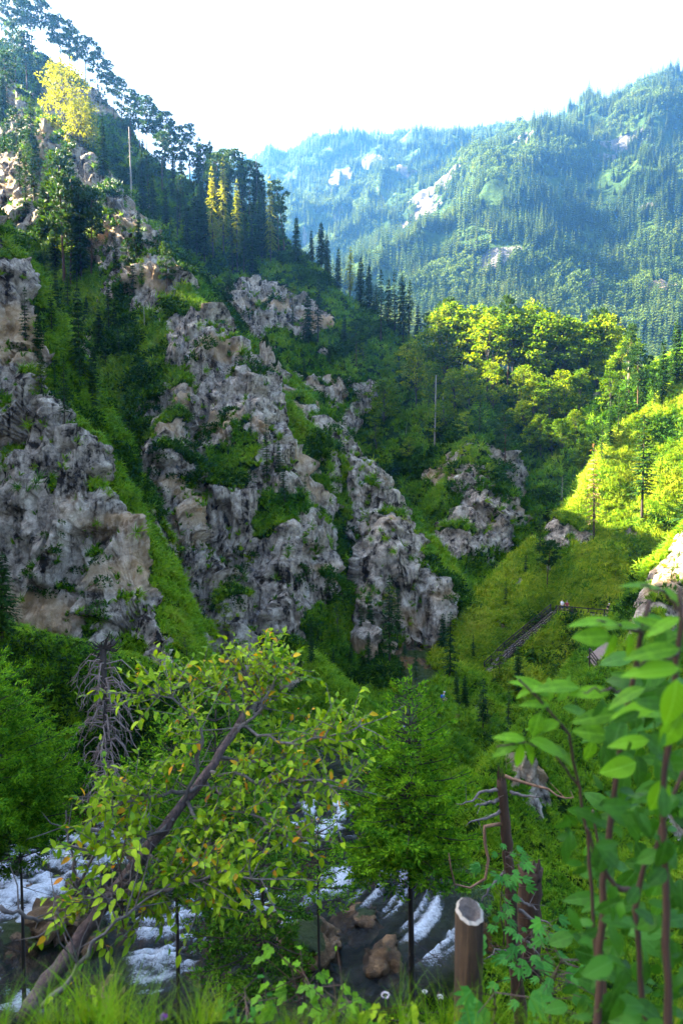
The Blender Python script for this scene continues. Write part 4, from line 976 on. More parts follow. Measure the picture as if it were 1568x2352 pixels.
# ------------------------------------------------------------------ hikers
def plain(name, c, rough=.8):
    m, nt, out = new_mat(name); p = N(nt, 'ShaderNodeBsdfPrincipled', i_Roughness=rough)
    tcn = N(nt, 'ShaderNodeTexCoord'); n_ = noise(nt, 12, 3, .6, tcn.outputs['Object'])
    nt.links.new(mixc(nt, n_.outputs[0], tuple(.8 * x for x in c), tuple(min(1, 1.15 * x) for x in c)), p.inputs['Base Color']); nt.links.new(p.outputs[0], out.inputs['Surface']); return m
SKIN = plain('skin', (.55, .33, .24), .6)
def skinned(name, verts, edges, rads, mat, parent, root=0, sub=1):
    me = bpy.data.meshes.new(name); me.from_pydata(verts, edges, []); o = bpy.data.objects.new(name, me); COL.objects.link(o); o.parent = parent
    md = o.modifiers.new('skin', 'SKIN'); md.use_smooth_shade = True
    for i, r_ in enumerate(rads): 
        sv = me.skin_vertices[0].data[i]; sv.radius = r_ if hasattr(r_, '__len__') else (r_, r_); sv.use_root = (i == root)
    sb = o.modifiers.new('smooth', 'SUBSURF'); sb.levels = sb.render_levels = sub
    me.materials.append(mat); return o
def hiker(pos, rz, label, shirt, shorts, pack=None, cap=None, hair=(.12, .08, .05), lean=0.0, arm_bend=.5, scale=1.0, hold=True):
    e = empty('person', pos, rz, label, 'person', 'hikers on the gorge path'); e.scale = (scale,) * 3
    L = lean
    # front is -Y; z up, 1.75 m
    v = [(0, 0, .95), (0, .01, 1.15), (0, -.01 - L * .5, 1.38), (0, -.02 - L * .7, 1.50), (0, -.04 - L * .8, 1.62), (0, -.05 - L * .8, 1.71)]
    e_ = [(0, 1), (1, 2), (2, 3), (3, 4), (4, 5)]; r_ = [(.15, .11), (.14, .10), (.16, .11), (.055, .055), (.078, .095), (.06, .07)]
    v.append((0, -.145 - L * .8, 1.625)); e_.append((4, 6)); r_.append(.018)            # nose
    for s in (-1, 1):
        b = len(v); v += [(.09 * s, 0, .90), (.10 * s, -.03, .50), (.10 * s, .02, .09), (.11 * s, -.12, .03)]
        e_ += [(0, b), (b, b + 1), (b + 1, b + 2), (b + 2, b + 3)]; r_ += [.085, .058, .042, (.045, .032)]
        b = len(v); fx = .5 * arm_bend
        v += [(.19 * s, -L * .5, 1.40), (.25 * s, .03 - L * .4, 1.12), (.23 * s, -.10 - .12 * arm_bend - L * .4, .92 + .16 * arm_bend), (.225 * s, -.15 - .16 * arm_bend - L * .4, .86 + .20 * arm_bend)]
        e_ += [(2, b), (b, b + 1), (b + 1, b + 2), (b + 2, b + 3)]; r_ += [.062, .045, .032, (.040, .02)]
        px_, py_, pz_ = v[b + 3]
        for q in range(4):
            k0 = len(v); v += [(px_ - .03 * s + .02 * q * s, py_ - .05, pz_ - .04), (px_ - .03 * s + .02 * q * s, py_ - .055, pz_ - .085 + .008 * abs(q - 1))]
            e_ += [(b + 3, k0), (k0, k0 + 1)]; r_ += [.009, .008]
        k0 = len(v); v += [(px_ - .05 * s, py_ - .02, pz_ - .01), (px_ - .06 * s, py_ - .05, pz_ - .03)]; e_ += [(b + 3, k0), (k0, k0 + 1)]; r_ += [.010, .009]
    skinned('body', v, e_, r_, SKIN, e)
    # shirt
    v = [(0, 0, .93), (0, .01, 1.15), (0, -.01 - L * .5, 1.38), (0, -.015 - L * .6, 1.45)]; e_ = [(0, 1), (1, 2), (2, 3)]; r_ = [(.175, .135), (.165, .125), (.18, .13), (.08, .07)]
    for s in (-1, 1):
        b = len(v); v += [(.19 * s, -L * .5, 1.40), (.24 * s, .02 - L * .4, 1.18)]; e_ += [(2, b), (b, b + 1)]; r_ += [.085, .07]
    skinned('shirt', v, e_, r_, plain('shirt_cloth', shirt), e)
    v = [(0, 0, 1.0), (0, 0, .90)]; e_ = [(0, 1)]; r_ = [(.165, .13), (.15, .125)]
    for s in (-1, 1):
        b = len(v); v += [(.09 * s, 0, .84), (.10 * s, -.025, .56)]; e_ += [(1, b), (b, b + 1)]; r_ += [.11, .085]
    skinned('shorts', v, e_, r_, plain('shorts_cloth', shorts), e)
    for s in (-1, 1): skinned('shoe', [(.10 * s, .05, .05), (.11 * s, -.05, .05), (.115 * s, -.17, .04)], [(0, 1), (1, 2)], [(.05, .05), (.052, .05), (.045, .035)], plain('shoe_leather', (.06, .045, .035)), e)
    hy = -.04 - L * .8
    skinned('cap' if cap else 'hair', [(0, hy + .03, 1.66), (0, hy + .01, 1.735)] + ([(0, hy - .15, 1.69)] if cap else []), [(0, 1)] + ([(1, 2)] if cap else []), [(.088, .095), (.07, .08)] + ([(.06, .012)] if cap else []), plain('headwear', cap or hair), e)
    face = MB()
    for s in (-1, 1): face.box((.032 * s, hy - .094, 1.645), (.014, 0, 0), (0, .006, 0), (0, 0, .007))
    face.build('eyes', plain('eye_dark', (.03, .02, .02)), e)
    mo = MB(); mo.box((0, hy - .094, 1.565), (.025, 0, 0), (0, .005, 0), (0, 0, .005)); mo.build('mouth', plain('lips', (.4, .15, .12)), e)
    if pack: skinned('backpack', [(0, .20 - L * .4, 1.02), (0, .21 - L * .45, 1.24), (0, .19 - L * .5, 1.42)], [(0, 1), (1, 2)], [(.15, .10), (.165, .11), (.11, .08)], plain('pack_cloth', pack), e)
    return e
def stand(px, py, Y): return UV(px, py, Y)
hy_ = top.y + .45
def pathpt(px, dy): 
    y = top.y + dy; return Vector((U(px, 1400, y)[0], y, zt + .01))
hiker(pathpt(1290, .25), R(-60), 'man in white shirt and dark shorts with blue backpack at the stair head', (.80, .80, .82), (.03, .05, .14), (.03, .08, .40), arm_bend=.4)
hiker(pathpt(1301, .10), R(-20), 'hiker in red and grey top standing just right of the white-shirted man', (.38, .06, .06), (.05, .08, .05), None, cap=(.3, .28, .27), arm_bend=1.0, scale=.93)
hiker(pathpt(1394, -1.75), R(30), 'hiker in black with white cap bending at the path railing', (.015, .015, .018), (.02, .02, .025), None, cap=(.8, .8, .82), lean=.25, arm_bend=.6, scale=.95)
q = hit(1018, 1630, 20)
hiker((q[0], q[1], q[2] + .05), R(70), 'hiker with bright blue backpack half hidden by spruces near the gorge bottom', (.10, .30, .34), (.03, .03, .05), (.02, .06, .55), cap=(.55, .6, .62), arm_bend=.7)
# ------------------------------------------------------------------ boulders in the torrent
def boulder(px, py, Y, size, seed, label, sq=(1, .85, .6), mat=None, name='boulder'):
    bm = bmesh.new(); bmesh.ops.create_icosphere(bm, subdivisions=4, radius=1.0)
    co = np.array([v.co[:] for v in bm.verts]); n = fbm(co[:, 0] * 1.1 + seed * 7, co[:, 1] * 1.1, co[:, 2] * 1.1, seed, 3)
    fz = facets(co[:, 0] * 1.5 + seed, co[:, 1] * 1.5, co[:, 2] * 1.5, seed + 3); n2 = fbm(co[:, 0] * 5, co[:, 1] * 5, co[:, 2] * 5, seed + 9, 3)
    s_ = (1 + .40 * n + .55 * fz + .07 * n2)[:, None] * co * np.array(sq) * size
    for v, c in zip(bm.verts, s_): v.co = c
    me = bpy.data.meshes.new(name); bm.to_mesh(me); bm.free(); me.polygons.foreach_set('use_smooth', np.ones(len(me.polygons), bool))
    for an, val in (('rock', 1.0), ('tone', .55), ('warm', .25), ('gtone', .4)):
        a = me.attributes.new(an, 'FLOAT', 'POINT'); vals = np.full(len(me.vertices), val, np.float32)
        if an == 'tone': vals = np.clip(.5 + .6 * n2 + .3 * n, 0, 1).astype(np.float32)
        if an == 'rock': vals = np.clip(1.2 - 1.4 * sstep(.75, 1.2, co[:, 2] + .6 * n), 0, 1).astype(np.float32)
        a.data.foreach_set('value', vals)
    me.materials.append(mat or M_wet); o = bpy.data.objects.new(name, me); COL.objects.link(o)
    p = U(px, py, Y) if Y else hit(px, py, 18); o.location = (p[0], p[1], p[2] + (size * .3 if (mat is None) else 0)); o.rotation_euler = (0, 0, seed)
    return tag(o, label, 'boulder')
for a in [(455,2165,None,.75,1,'brown wet boulder right of the lower left cascade'),(720,2195,None,1.1,2,'broad flat brown boulder in midstream below the centre spruce boughs'),
          (640,2140,None,.6,3,'small dark boulder splitting the white water at centre'),(330,1985,None,.8,4,'dark boulder beside the leaning trunk in the stream'),
          (560,2010,None,.7,5,'mossy boulder behind the leafy leaning tree'),(830,2150,None,.9,6,'brown boulder between the two white chutes right of centre'),
          (300,2170,None,.6,7,'small tan boulder left of the lower cascade'),(130,2130,None,.9,8,'dark boulder at the left edge pool'),
          (690,1935,None,.7,9,'reddish boulder at the foot of the little waterfall'),(950,2010,None,1.2,10,'large brown bank boulder right of the main white chute'),
          (880,2230,None,.8,11,'mossy ochre boulder low at centre right'),(200,2060,None,.7,12,'ochre rock between the left pools')]: boulder(*a)
# smaller stones breaking the rapids
_src = [o for o in COL.objects if o.name.startswith('boulder')][:4]; _rs = random.Random(3); _n = 0
while _n < 46:
    x_, y_ = _rs.uniform(-16, 5), _rs.uniform(19, 33)
    if float(lat(rd - rw, x_, y_)) > .3: continue
    o = _src[_n % 4].copy(); COL.objects.link(o); s_ = _rs.uniform(.18, .55); o.scale = (s_ * _rs.uniform(.8, 1.3), s_, s_ * _rs.uniform(.6, 1))
    o.location = (x_, y_, float(lat(rz, x_, y_)) + _rs.uniform(-.10, .12)); o.rotation_euler = (_rs.uniform(-.4, .4), _rs.uniform(-.4, .4), _rs.uniform(0, 6.28)); o.name = 'river_stone'
    tag(o, 'small dark wet stone breaking the white rapids of the stream', 'stone', 'small stones in the rapids'); _n += 1
M_pale = terrain_mat('pale_block')
boulder(665, 1570, None, 2.0, 14, 'big grey rock block on the bank behind the leafy tree', (1, .9, 1.0), M_pale)
boulder(1195, 1790, None, 1.0, 15, 'grey speckled rock behind the broken snag', (.8, .8, 1.2), M_pale)
boulder(612, 832, None, 3.0, 16, 'tall upright rock pinnacle standing alone on the grass slope', (.42, .42, 1.15), M_pale, 'rock_pinnacle')
boulder(632, 870, None, 2.4, 17, 'small leaning rock pinnacle just right of the tall one', (.38, .4, 1.2), M_pale, 'rock_pinnacle')
boulder(776, 895, None, 2.2, 18, 'rounded grey boulder alone in the grassy bowl', (1, .8, 1.1), M_pale)

# ------------------------------------------------------------------ foreground: leaves
def leaf_geo(L=1.0, W=.5, n=6, fold=.18, curl=.25, tip=1.0, lobes=0):
    """a leaf blade along +Y with midrib fold and drooping tip"""
    v = []; f = []
    for i in range(n + 1):
        t = i / n; w = W / 2 * (math.sin(math.pi * min(1, t ** .85)) ** .8) * (1 - .25 * t * tip) + .004
        if lobes: w *= 1 + .45 * math.sin(t * lobes * math.pi * 2)
        z = -curl * t * t * L; y = L * t * (1 - .12 * curl * t)
        v += [(-w, y, z + fold * w), (0, y, z), (w, y, z + fold * w)]
    for i in range(n):
        a = 3 * i; f += [(a, a + 1, a + 4, a + 3), (a + 1, a + 2, a + 5, a + 4)]
    return v, f
def near_leaf_mat(name, c_lo, c_hi, vein=.25, trans=.4, spots=None):
    m, nt, out = new_mat(name)
    tc = N(nt, 'ShaderNodeTexCoord'); oi = N(nt, 'ShaderNodeObjectInfo'); sx = N(nt, 'ShaderNodeSeparateXYZ'); nt.links.new(tc.outputs['Generated'], sx.inputs[0])
    n1 = noise(nt, 4, 4, .6, tc.outputs['Generated']); geo = N(nt, 'ShaderNodeNewGeometry')
    r = N(nt, 'ShaderNodeMath', operation='MULTIPLY_ADD', i_1=.55); nt.links.new(oi.outputs['Random'], r.inputs[0]); nt.links.new(n1.outputs[0], r.inputs[2])
    r2 = N(nt, 'ShaderNodeMath', operation='MULTIPLY_ADD', i_1=.5, i_2=-.25); nt.links.new(geo.outputs['Random Per Island'], r2.inputs[0])
    r3 = N(nt, 'ShaderNodeMath', operation='ADD'); nt.links.new(r.outputs[0], r3.inputs[0]); nt.links.new(r2.outputs[0], r3.inputs[1])
    c = ramp(nt, r3.outputs[0], [(.25, c_lo), (.95, c_hi)])
    p = N(nt, 'ShaderNodeBsdfPrincipled', i_Roughness=.45); p.inputs['Specular IOR Level'].default_value = .18
    def M_(op, a, b=0.0):
        q = N(nt, 'ShaderNodeMath', operation=op)
        for i, z in enumerate((a, b)):
            if hasattr(z, 'is_output'): nt.links.new(z, q.inputs[i])
            else: q.inputs[i].default_value = z
        return q.outputs[0]
    ax_ = M_('ABSOLUTE', M_('SUBTRACT', sx.outputs[0], .5))
    ph = M_('FRACT', M_('SUBTRACT', M_('MULTIPLY', sx.outputs[1], 8.0), M_('MULTIPLY', ax_, 5.0)))
    sv_ = ramp(nt, M_('ABSOLUTE', M_('SUBTRACT', ph, .5)), [(.38, 0.0), (.49, 1.0)])
    mv_ = ramp(nt, ax_, [(.012, 1.0), (.04, 0.0)])
    ve = M_('MAXIMUM', M_('MULTIPLY', sv_.outputs[0], .55), mv_.outputs[0])
    cl = M_('MULTIPLY', ve, vein)
    class _C: pass
    col_ = mixc(nt, cl, c.outputs[0], tuple(min(1, 1.5 * z + .05) for z in c_hi)); c = _C(); c.outputs = [col_]
    b = N(nt, 'ShaderNodeBump', i_Strength=.5, i_Distance=.004); b.invert = True; nt.links.new(ve, b.inputs['Height']); nt.links.new(b.outputs[0], p.inputs['Normal'])
    nt.links.new(col_, p.inputs['Base Color'])
    t = N(nt, 'ShaderNodeBsdfTranslucent'); nt.links.new(mixc(nt, 1.0, c.outputs[0], (1.3, 1.15, .4), 'MULTIPLY'), t.inputs['Color'])
    mx = N(nt, 'ShaderNodeMixShader', i_0=trans); nt.links.new(p.outputs[0], mx.inputs[1]); nt.links.new(t.outputs[0], mx.inputs[2]); nt.links.new(mx.outputs[0], out.inputs['Surface'])
    return m
M_leafA = near_leaf_mat('whitebeam_leaf', (0.05, 0.17, 0.004), (0.36, 0.50, 0.010))
M_leafY = near_leaf_mat('turning_leaf', (0.50, 0.16, 0.006), (0.66, 0.46, 0.015))
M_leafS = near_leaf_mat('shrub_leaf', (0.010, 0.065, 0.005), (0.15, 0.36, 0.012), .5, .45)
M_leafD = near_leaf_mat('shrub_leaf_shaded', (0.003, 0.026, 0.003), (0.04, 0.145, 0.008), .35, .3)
M_leafM = near_leaf_mat('maple_leaf', (0.015, 0.10, 0.012), (0.05, 0.22, 0.02), .3)
M_stem = bark_mat('shrub_stem', (0.018, 0.008, 0.005), (0.09, 0.04, 0.022), 20, .7, .2)
M_scaly = bark_mat('scaly_bark', (0.006, 0.004, 0.004), (0.22, 0.145, 0.135), 34, .9, 1.0, .4)
M_greytwig = bark_mat('grey_twig', (0.04, 0.03, 0.027), (0.24, 0.20, 0.18), 20, .9, .3)
M_snagwood = bark_mat('rotten_wood', (0.010, 0.005, 0.003), (0.12, 0.058, 0.026), 14, .95, .8, .10)
def orient(d, roll=0.0, up=Vector((0, 0, 1))):
    """matrix whose +Y runs along d and whose +Z is as far up as possible, turned by roll"""
    d = Vector(d).normalized(); x = d.cross(up); x = x.normalized() if x.length > 1e-3 else Vector((1, 0, 0)); z = x.cross(d)
    return (Matrix((x, d, z)).transposed()).to_4x4() @ Matrix.Rotation(roll, 4, 'Y')
class LeafBag:
    """leaves of one plant: the largest in view as parts of their own, the rest joined"""
    def __init__(s): s.it = []
    def add(s, p, d, size, roll=0.0, kind=0, up=None): s.it.append((Vector(p), Vector(d), size, roll, kind, up or Vector((0, 0, 1))))
    def build(s, parent, org, geos, limit=290):
        org = Vector(org)
        meshes = []
        for v, f, m in geos: 
            o = mesh_obj('leaf', v, f, m, link=False, smooth=True); meshes.append(o)
        it = sorted(s.it, key=lambda a: -a[2] / max(a[0].length, .3))
        for p, d, sz, roll, kd, up in it[:limit]:
            o = meshes[kd].copy(); COL.objects.link(o); o.parent = parent
            o.matrix_local = Matrix.Translation(p - org) @ orient(d, roll, up) @ Matrix.Scale(sz, 4)
        rest = it[limit:]
        if rest:
            V_, F_, I_ = [], [], []
            for p, d, sz, roll, kd, up in rest:
                v, f, m = geos[kd]; M4 = Matrix.Translation(p - org) @ orient(d, roll, up) @ Matrix.Scale(sz, 4); b = len(V_)
                V_.extend(tuple(M4 @ Vector(q)) for q in v); F_.extend(tuple(i + b for i in q) for q in f); I_.extend([kd] * len(f))
            o = mesh_obj('leaves', V_, F_, [g[2] for g in geos], parent, smooth=True); o['kind'] = 'stuff'
            o.data.polygons.foreach_set('material_index', np.array(I_, np.int32))
rf_ = random.Random(77)
def toscreen(p):
    f_ = p.y * CP - p.z * SP; u_ = p.y * SP + p.z * CP
    return 784 + 1568 * p.x / f_, 1176 - 1568 * u_ / f_
def before_trunk(p):
    x, y = toscreen(p)
    if not 1640 < y < 2320: return False
    xt = 80 + (2295 - y) / (2295 - 1640) * 480; return abs(x - xt) < 36 and p.y < 5 + (2295 - y) / 655 * 1.5 + .1
def wiggle(pts, n, amp, r=rf_):
    P = lift_line([Vector(p) for p in pts], n); return [p + (rv(r) * amp if 0 < i < n - 1 else Vector((0, 0, 0))) for i, p in enumerate(P)]

# the leaning leafy tree
base = UV(70, 2310, 4.9); lt = empty('leaning_tree', base, 0, 'leaning tree with scaly bark and green and orange leaves over the stream', 'tree')
tp = [UV(x, y, Y) for x, y, Y in [(62,2330,4.85),(80,2295,5.0),(150,2205,5.15),(215,2110,5.3),(320,1975,5.6),(420,1850,5.9),(500,1740,6.2),(560,1640,6.5),(590,1570,6.7)]]
mb = MB(); P = wiggle(tp, 34, .012); mb.tube([p - base for p in P], [.068 * (1 - .58 * i / 33) * rf_.uniform(.93, 1.07) for i in range(34)], 12, jitter=.07, rnd=rf_); mb.build('trunk', M_scaly, lt, smooth=True)
BR = [[(410,1862,5.9),(440,1790,5.9),(468,1720,5.85),(448,1655,5.8),(395,1605,5.7),(330,1592,5.6)],[(520,1705,6.3),(600,1625,6.4),(630,1560,6.4),(645,1530,6.3)],[(540,1665,6.4),(650,1705,6.2),(740,1700,6.0),(825,1668,5.9)],
      [(480,1770,6.1),(600,1795,5.9),(710,1785,5.7),(790,1812,5.6)],[(455,1805,6.0),(340,1840,5.7),(255,1852,5.5),(225,1870,5.4)],[(400,1880,5.8),(310,1945,5.5),(240,1962,5.3)],[(330,2062,5.4),(420,2030,5.2),(510,2008,5.1),(600,2020,5.0)],
      [(345,1965,5.6),(355,2040,5.4),(330,2095,5.3)],[(560,1640,6.5),(520,1590,6.6),(470,1570,6.6),(420,1575,6.5)],[(575,1600,6.6),(560,1550,6.7),(600,1535,6.8)],[(500,1740,6.2),(560,1750,6.5),(660,1740,6.8),(700,1700,7.0)],[(470,1790,6.1),(530,1850,5.8),(600,1880,5.6),(660,1930,5.4)],
      [(430,1840,5.9),(470,1900,5.6),(480,1980,5.4),(470,2060,5.2)],[(300,2000,5.5),(250,2060,5.3),(210,2080,5.2)]]
bag = LeafBag(); nbr = 0
for bi, br in enumerate(BR):
    pts = [UV(*q) for q in br]; P = wiggle(pts, 12, .03)
    mb = MB(); mb.tube([p - base for p in P], [.015 * (1 - .8 * i / 11) + .003 for i in range(12)], 6, jitter=.1, rnd=rf_)
    for i in range(1, 12):
        for q in range(5 if i > 3 else 2):
            o = P[i]; main = (P[min(i + 1, 11)] - P[i - 1]).normalized(); d = (main * .6 + rv(rf_) * 1.0 + Vector((0, .22, .25))).normalized(); L = rf_.uniform(.18, .55)
            e2 = o + d * L + Vector((0, 0, rf_.uniform(-.05, .10))); mid_ = o.lerp(e2, .5) + rv(rf_) * .03
            if before_trunk(e2): continue
            mb.tube([o - base, mid_ - base, e2 - base], [.005, .004, .002], 4, cap=False)
            nl_ = rf_.randrange(9, 15)
            for k0 in range(nl_):
                s = (k0 + 1) / nl_; c = (o.lerp(mid_, s * 2) if s < .5 else mid_.lerp(e2, s * 2 - 1))
                if s < .2: continue
                if before_trunk(c): continue
                ld = (d * rf_.uniform(.2, 1) + rv(rf_) * .9 + Vector((0, -.1, .15 if rf_.random() < .6 else -.5)))
                bag.add(c, ld, rf_.uniform(.05, .095), rf_.uniform(-.9, .9), 1 if rf_.random() < .05 else 0)
    mb.build('branch', M_greytwig, lt, smooth=True)
g1 = leaf_geo(1, .55, 5, .25, .22); bag.build(lt, base, [(g1[0], g1[1], M_leafA), (g1[0], g1[1], M_leafY)])
# bare grey limbs that lean with it
dl = [([(100,2310,4.7),(170,2240,4.75),(225,2150,4.8),(300,2090,4.9),(392,2030,5.1)], .022, 'long pale barkless limb lying along the leaning trunk'),
      ([(190,2105,5.6),(182,2030,5.6),(165,1960,5.6),(150,1900,5.6),(152,1862,5.6)], .020, 'pale bare forked branch upright in front of the left cascade'),
      ([(0,2082,5.0),(60,2100,5.1),(120,2118,5.2),(190,2110,5.4)], .018, 'bare dark branch reaching in from the left over the stream'),
      ([(205,1905,6.2),(260,1915,6.3),(330,1925,6.4),(400,1922,6.5)], .020, 'bare grey branch lying level above the left cascade')]
for pts, r0, lab in dl:
    org = UV(*pts[0]); mb = MB(); P = wiggle([UV(*q) for q in pts], 14, .02); mb.tube([p - org for p in P], [r0 * (1 - .75 * i / 13) * rf_.uniform(.85, 1.15) for i in range(14)], 7, jitter=.1, rnd=rf_)
    for q in range(9):
        i = rf_.randrange(3, 13); d = rv(rf_) + Vector((0, 0, .4)); L = rf_.uniform(.15, .5); mb.tube([P[i] - org, P[i] + d * L * .5 + rv(rf_) * .04 - org, P[i] + d * L - org], [.007, .005, .002], 4, cap=False)
    if 'forked' in lab:
        mb.tube([UV(*q) - org for q in [(183,2035,5.6),(205,1985,5.55),(232,1935,5.5),(240,1908,5.5)]], [.014, .012, .009, .005], 6)
    o = mb.build('dead_branch', M_greytwig, None, smooth=True); o.location = org; tag(o, lab, 'branch')

# ------------------------------------------------------------------ foreground: spruces in needle detail
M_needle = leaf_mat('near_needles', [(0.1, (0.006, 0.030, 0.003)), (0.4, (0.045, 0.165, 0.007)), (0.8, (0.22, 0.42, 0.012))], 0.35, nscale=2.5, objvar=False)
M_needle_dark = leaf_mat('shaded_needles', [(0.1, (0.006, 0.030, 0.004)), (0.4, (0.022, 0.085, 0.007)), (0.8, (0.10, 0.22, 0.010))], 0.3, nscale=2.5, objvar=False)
def near_spruce(px, top_y, Y, base_z, spread, seed, label, lo=.25, whorls=26, per=5, dens=1.0, dead=18, trunk_r=.075, lean=0.0, nsz=.075):
    r = random.Random(seed); t_ = UV(px, top_y, Y); b_ = Vector((t_.x - lean, Y, base_z)); H = t_.z - base_z
    e = empty('spruce_tree', b_, 0, label, 'spruce'); k = KB(); tk = MB(); br = MB()
    ax = lambda t: Vector((lean * t + .04 * math.sin(4 * t + seed), .03 * math.cos(3 * t), H * t))
    tk.tube([ax(i / 14) for i in range(15)], [max(trunk_r * (1 - i / 14.6), .006) * r.uniform(.95, 1.05) for i in range(15)], 9, jitter=.06, rnd=r)
    def brush(a, b, n, s0=1.0):
        d = (b - a); L = d.length; d.normalize(); m = max(3, int(L / .013 * n))
        for i in range(m):
            s = (i + r.random()) / m; p = a + (b - a) * s; w = rv(r); w = (w - d * w.dot(d)).normalized(); w.z += .25
            k.add(p, d * .85 + w * .75, w.cross(d), nsz * s0 * r.uniform(.75, 1.15), .024 * s0)
    for wi in range(whorls):
        t = lo + (1 - lo) * (wi + r.uniform(-.2, .2)) / whorls; t = min(t, .97)
        Lw = spread * min(1, ((1 - t) / (1 - lo)) ** .8 * 1.05 + .03)
        for b in range(per):
            an = 6.283 * (b + r.uniform(-.3, .3)) / per + wi * 1.1; L = Lw * r.uniform(.65, 1.12)
            o = Vector((math.cos(an), math.sin(an), 0)); side = Vector((-o.y, o.x, 0)); p0 = ax(t); up = .75 * (t - .35)
            pos = lambda s: p0 + o * L * s + Vector((0, 0, L * (up * s - .55 * s * s * (1.1 - t) + .25 * s ** 3)))
            br.tube([pos(i / 4) for i in range(5)], [.016 * (1 - i / 4.4) * (L / spread) ** .5 + .002 for i in range(5)], 4, cap=False)
            nt_ = max(3, int(L / .085 * dens))
            for q in range(nt_):
                s = .16 + .84 * (q + r.random() * .6) / nt_; c = pos(s); sg = 1 if q % 2 else -1
                wl = L * (.42 * (1.12 - s) + .06) * r.uniform(.7, 1.2); d = (o * .75 + side * sg * r.uniform(.6, 1.0) + Vector((0, 0, r.uniform(-.45, .1)))).normalized()
                brush(c, c + d * wl, dens)
                if wl > .16:
                    for z in range(int(wl / .09)):
                        s2 = .3 + .6 * r.random(); c2 = c + d * wl * s2; sg2 = r.choice((-1, 1)); d2 = (d * .7 + d.cross(Vector((0, 0, 1))) * sg2 * .8 + Vector((0, 0, r.uniform(-.3, .1)))).normalized()
                        brush(c2, c2 + d2 * wl * .42 * r.uniform(.6, 1.1), dens)
            brush(pos(.75), pos(1) + o * .04, dens)
    brush(ax(.94), ax(1.0) + Vector((0, 0, .12)), 1.6)
    for q in range(dead):
        t = r.uniform(.04, lo + .18); an = r.uniform(0, 6.28); L = spread * r.uniform(.25, .8); p = ax(t); o = Vector((math.cos(an), math.sin(an), 0)); e2 = p + o * L + Vector((0, 0, -L * r.uniform(0, .35)))
        br.tube([p, p.lerp(e2, .5) + rv(r) * .03, e2], [.010, .006, .002], 4, cap=False)
        for z in range(4): c = p.lerp(e2, r.uniform(.3, 1)); br.tube([c, c + (o + rv(r)) * L * .2], [.004, .0015], 3, cap=False)
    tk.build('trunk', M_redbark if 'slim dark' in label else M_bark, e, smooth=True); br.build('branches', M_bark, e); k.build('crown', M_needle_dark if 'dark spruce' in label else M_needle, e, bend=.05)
    return e
near_spruce(946, 1548, 10.0, -10.6, 1.2, 1, 'young green spruce with full crown and dark bare lower trunk at centre', lo=.63, whorls=22, per=5, dens=1.05, dead=34, trunk_r=.078)
near_spruce(498, 1560, 9.6, -10.4, 1.1, 2, 'dark spruce whose trunk rises behind the leafy leaning tree', lo=.60, whorls=14, per=5, dens=.9, dead=16, trunk_r=.07)
near_spruce(604, 1790, 8.6, -9.4, .95, 3, 'small dark spruce with drooping boughs right of the leafy tree', lo=.52, whorls=11, per=5, dens=.9, dead=10, trunk_r=.055)
near_spruce(735, 1790, 11.5, -12.2, .7, 8, 'small bushy spruce in front of the little waterfall', lo=.68, whorls=9, per=5, dens=.9, dead=6, trunk_r=.05)
near_spruce(-60, 1440, 13.0, -13.5, 2.1, 4, 'spruce with bright boughs reaching in at the left edge', lo=.62, whorls=15, per=6, dens=.75, dead=20, trunk_r=.11, nsz=.10)
near_spruce(40, 1800, 14.0, -14.5, 1.3, 5, 'low dark spruce above the left cascade', lo=.80, whorls=6, per=6, dens=.8, dead=14, trunk_r=.08, nsz=.10)
near_spruce(395, 1640, 11.5, -12.0, 1.1, 6, 'bright young spruce just left of the leafy crown', lo=.74, whorls=10, per=6, dens=.9, dead=8, trunk_r=.06, nsz=.09)
# ------------------------------------------------------------------ more trees where the photograph shows thickets
rg = random.Random(99)
def grove(n, x0, x1, y0, y1, hp, kinds, what, where, group, wide=1.0, line=None):
    it = []
    for i in range(n):
        x = x0 + (x1 - x0) * (i + rg.random()) / n; y = (line(x) if line else 0) + rg.uniform(y0, y1); h = rg.uniform(*hp)
        it.append((rg.choice(kinds), x, y, y - h, wide * rg.uniform(.85, 1.2)))
    row(it, what, where, group)
grove(16, 320, 640, 0, 90, (90, 150), ['spruce0', 'spruce1', 'spruce2', 'thin0', 'pine1'], 'shadowy spruce', 'filling the dark wood beneath the skyline', 'spruces of the dark upper wood', 1.0, lambda x: 400 + .45 * (x - 320))
grove(12, 90, 330, 640, 960, (80, 150), ['spruce0', 'spruce1', 'thin1', 'thin0'], 'half hidden spruce', 'on the gully wall at left', 'spruces on the gully wall', .9)
grove(7, 5, 130, 330, 620, (90, 150), ['pine0', 'spruce1', 'thin1'], 'shaded tree', 'at the left edge above the near crag', 'trees above the near crag')
grove(9, 700, 1000, 1380, 1580, (60, 120), ['thin0', 'spruce0', 'sapling', 'thin2'], 'little dark tree', 'around the gorge mouth', 'little trees at the cleft')
grove(9, 990, 1330, 1500, 1760, (60, 120), ['thin0', 'sapling', 'spruce1', 'sapling'], 'low green tree', 'between the stairway and the stream', 'low trees under the stairway', 1.1)
grove(8, 640, 960, 640, 900, (40, 80), ['spruce0', 'sapling', 'thin1'], 'small scattered tree', 'on the slope right of the pale cliff', 'small trees on the open slope', 1.1)
grove(7, 1000, 1400, 0, 40, (70, 110), ['broad0', 'broad2', 'sapling'], 'understorey tree', 'along the foot of the wooded ridge', 'understorey of the wooded ridge', 1.3, lambda x: 1010 + (40 if x > 1180 else 0))
grove(6, 1330, 1560, 1260, 1380, (35, 70), ['sapling', 'thin0'], 'small bush tree', 'on the slope above the level path', 'bush trees above the path', 1.3)
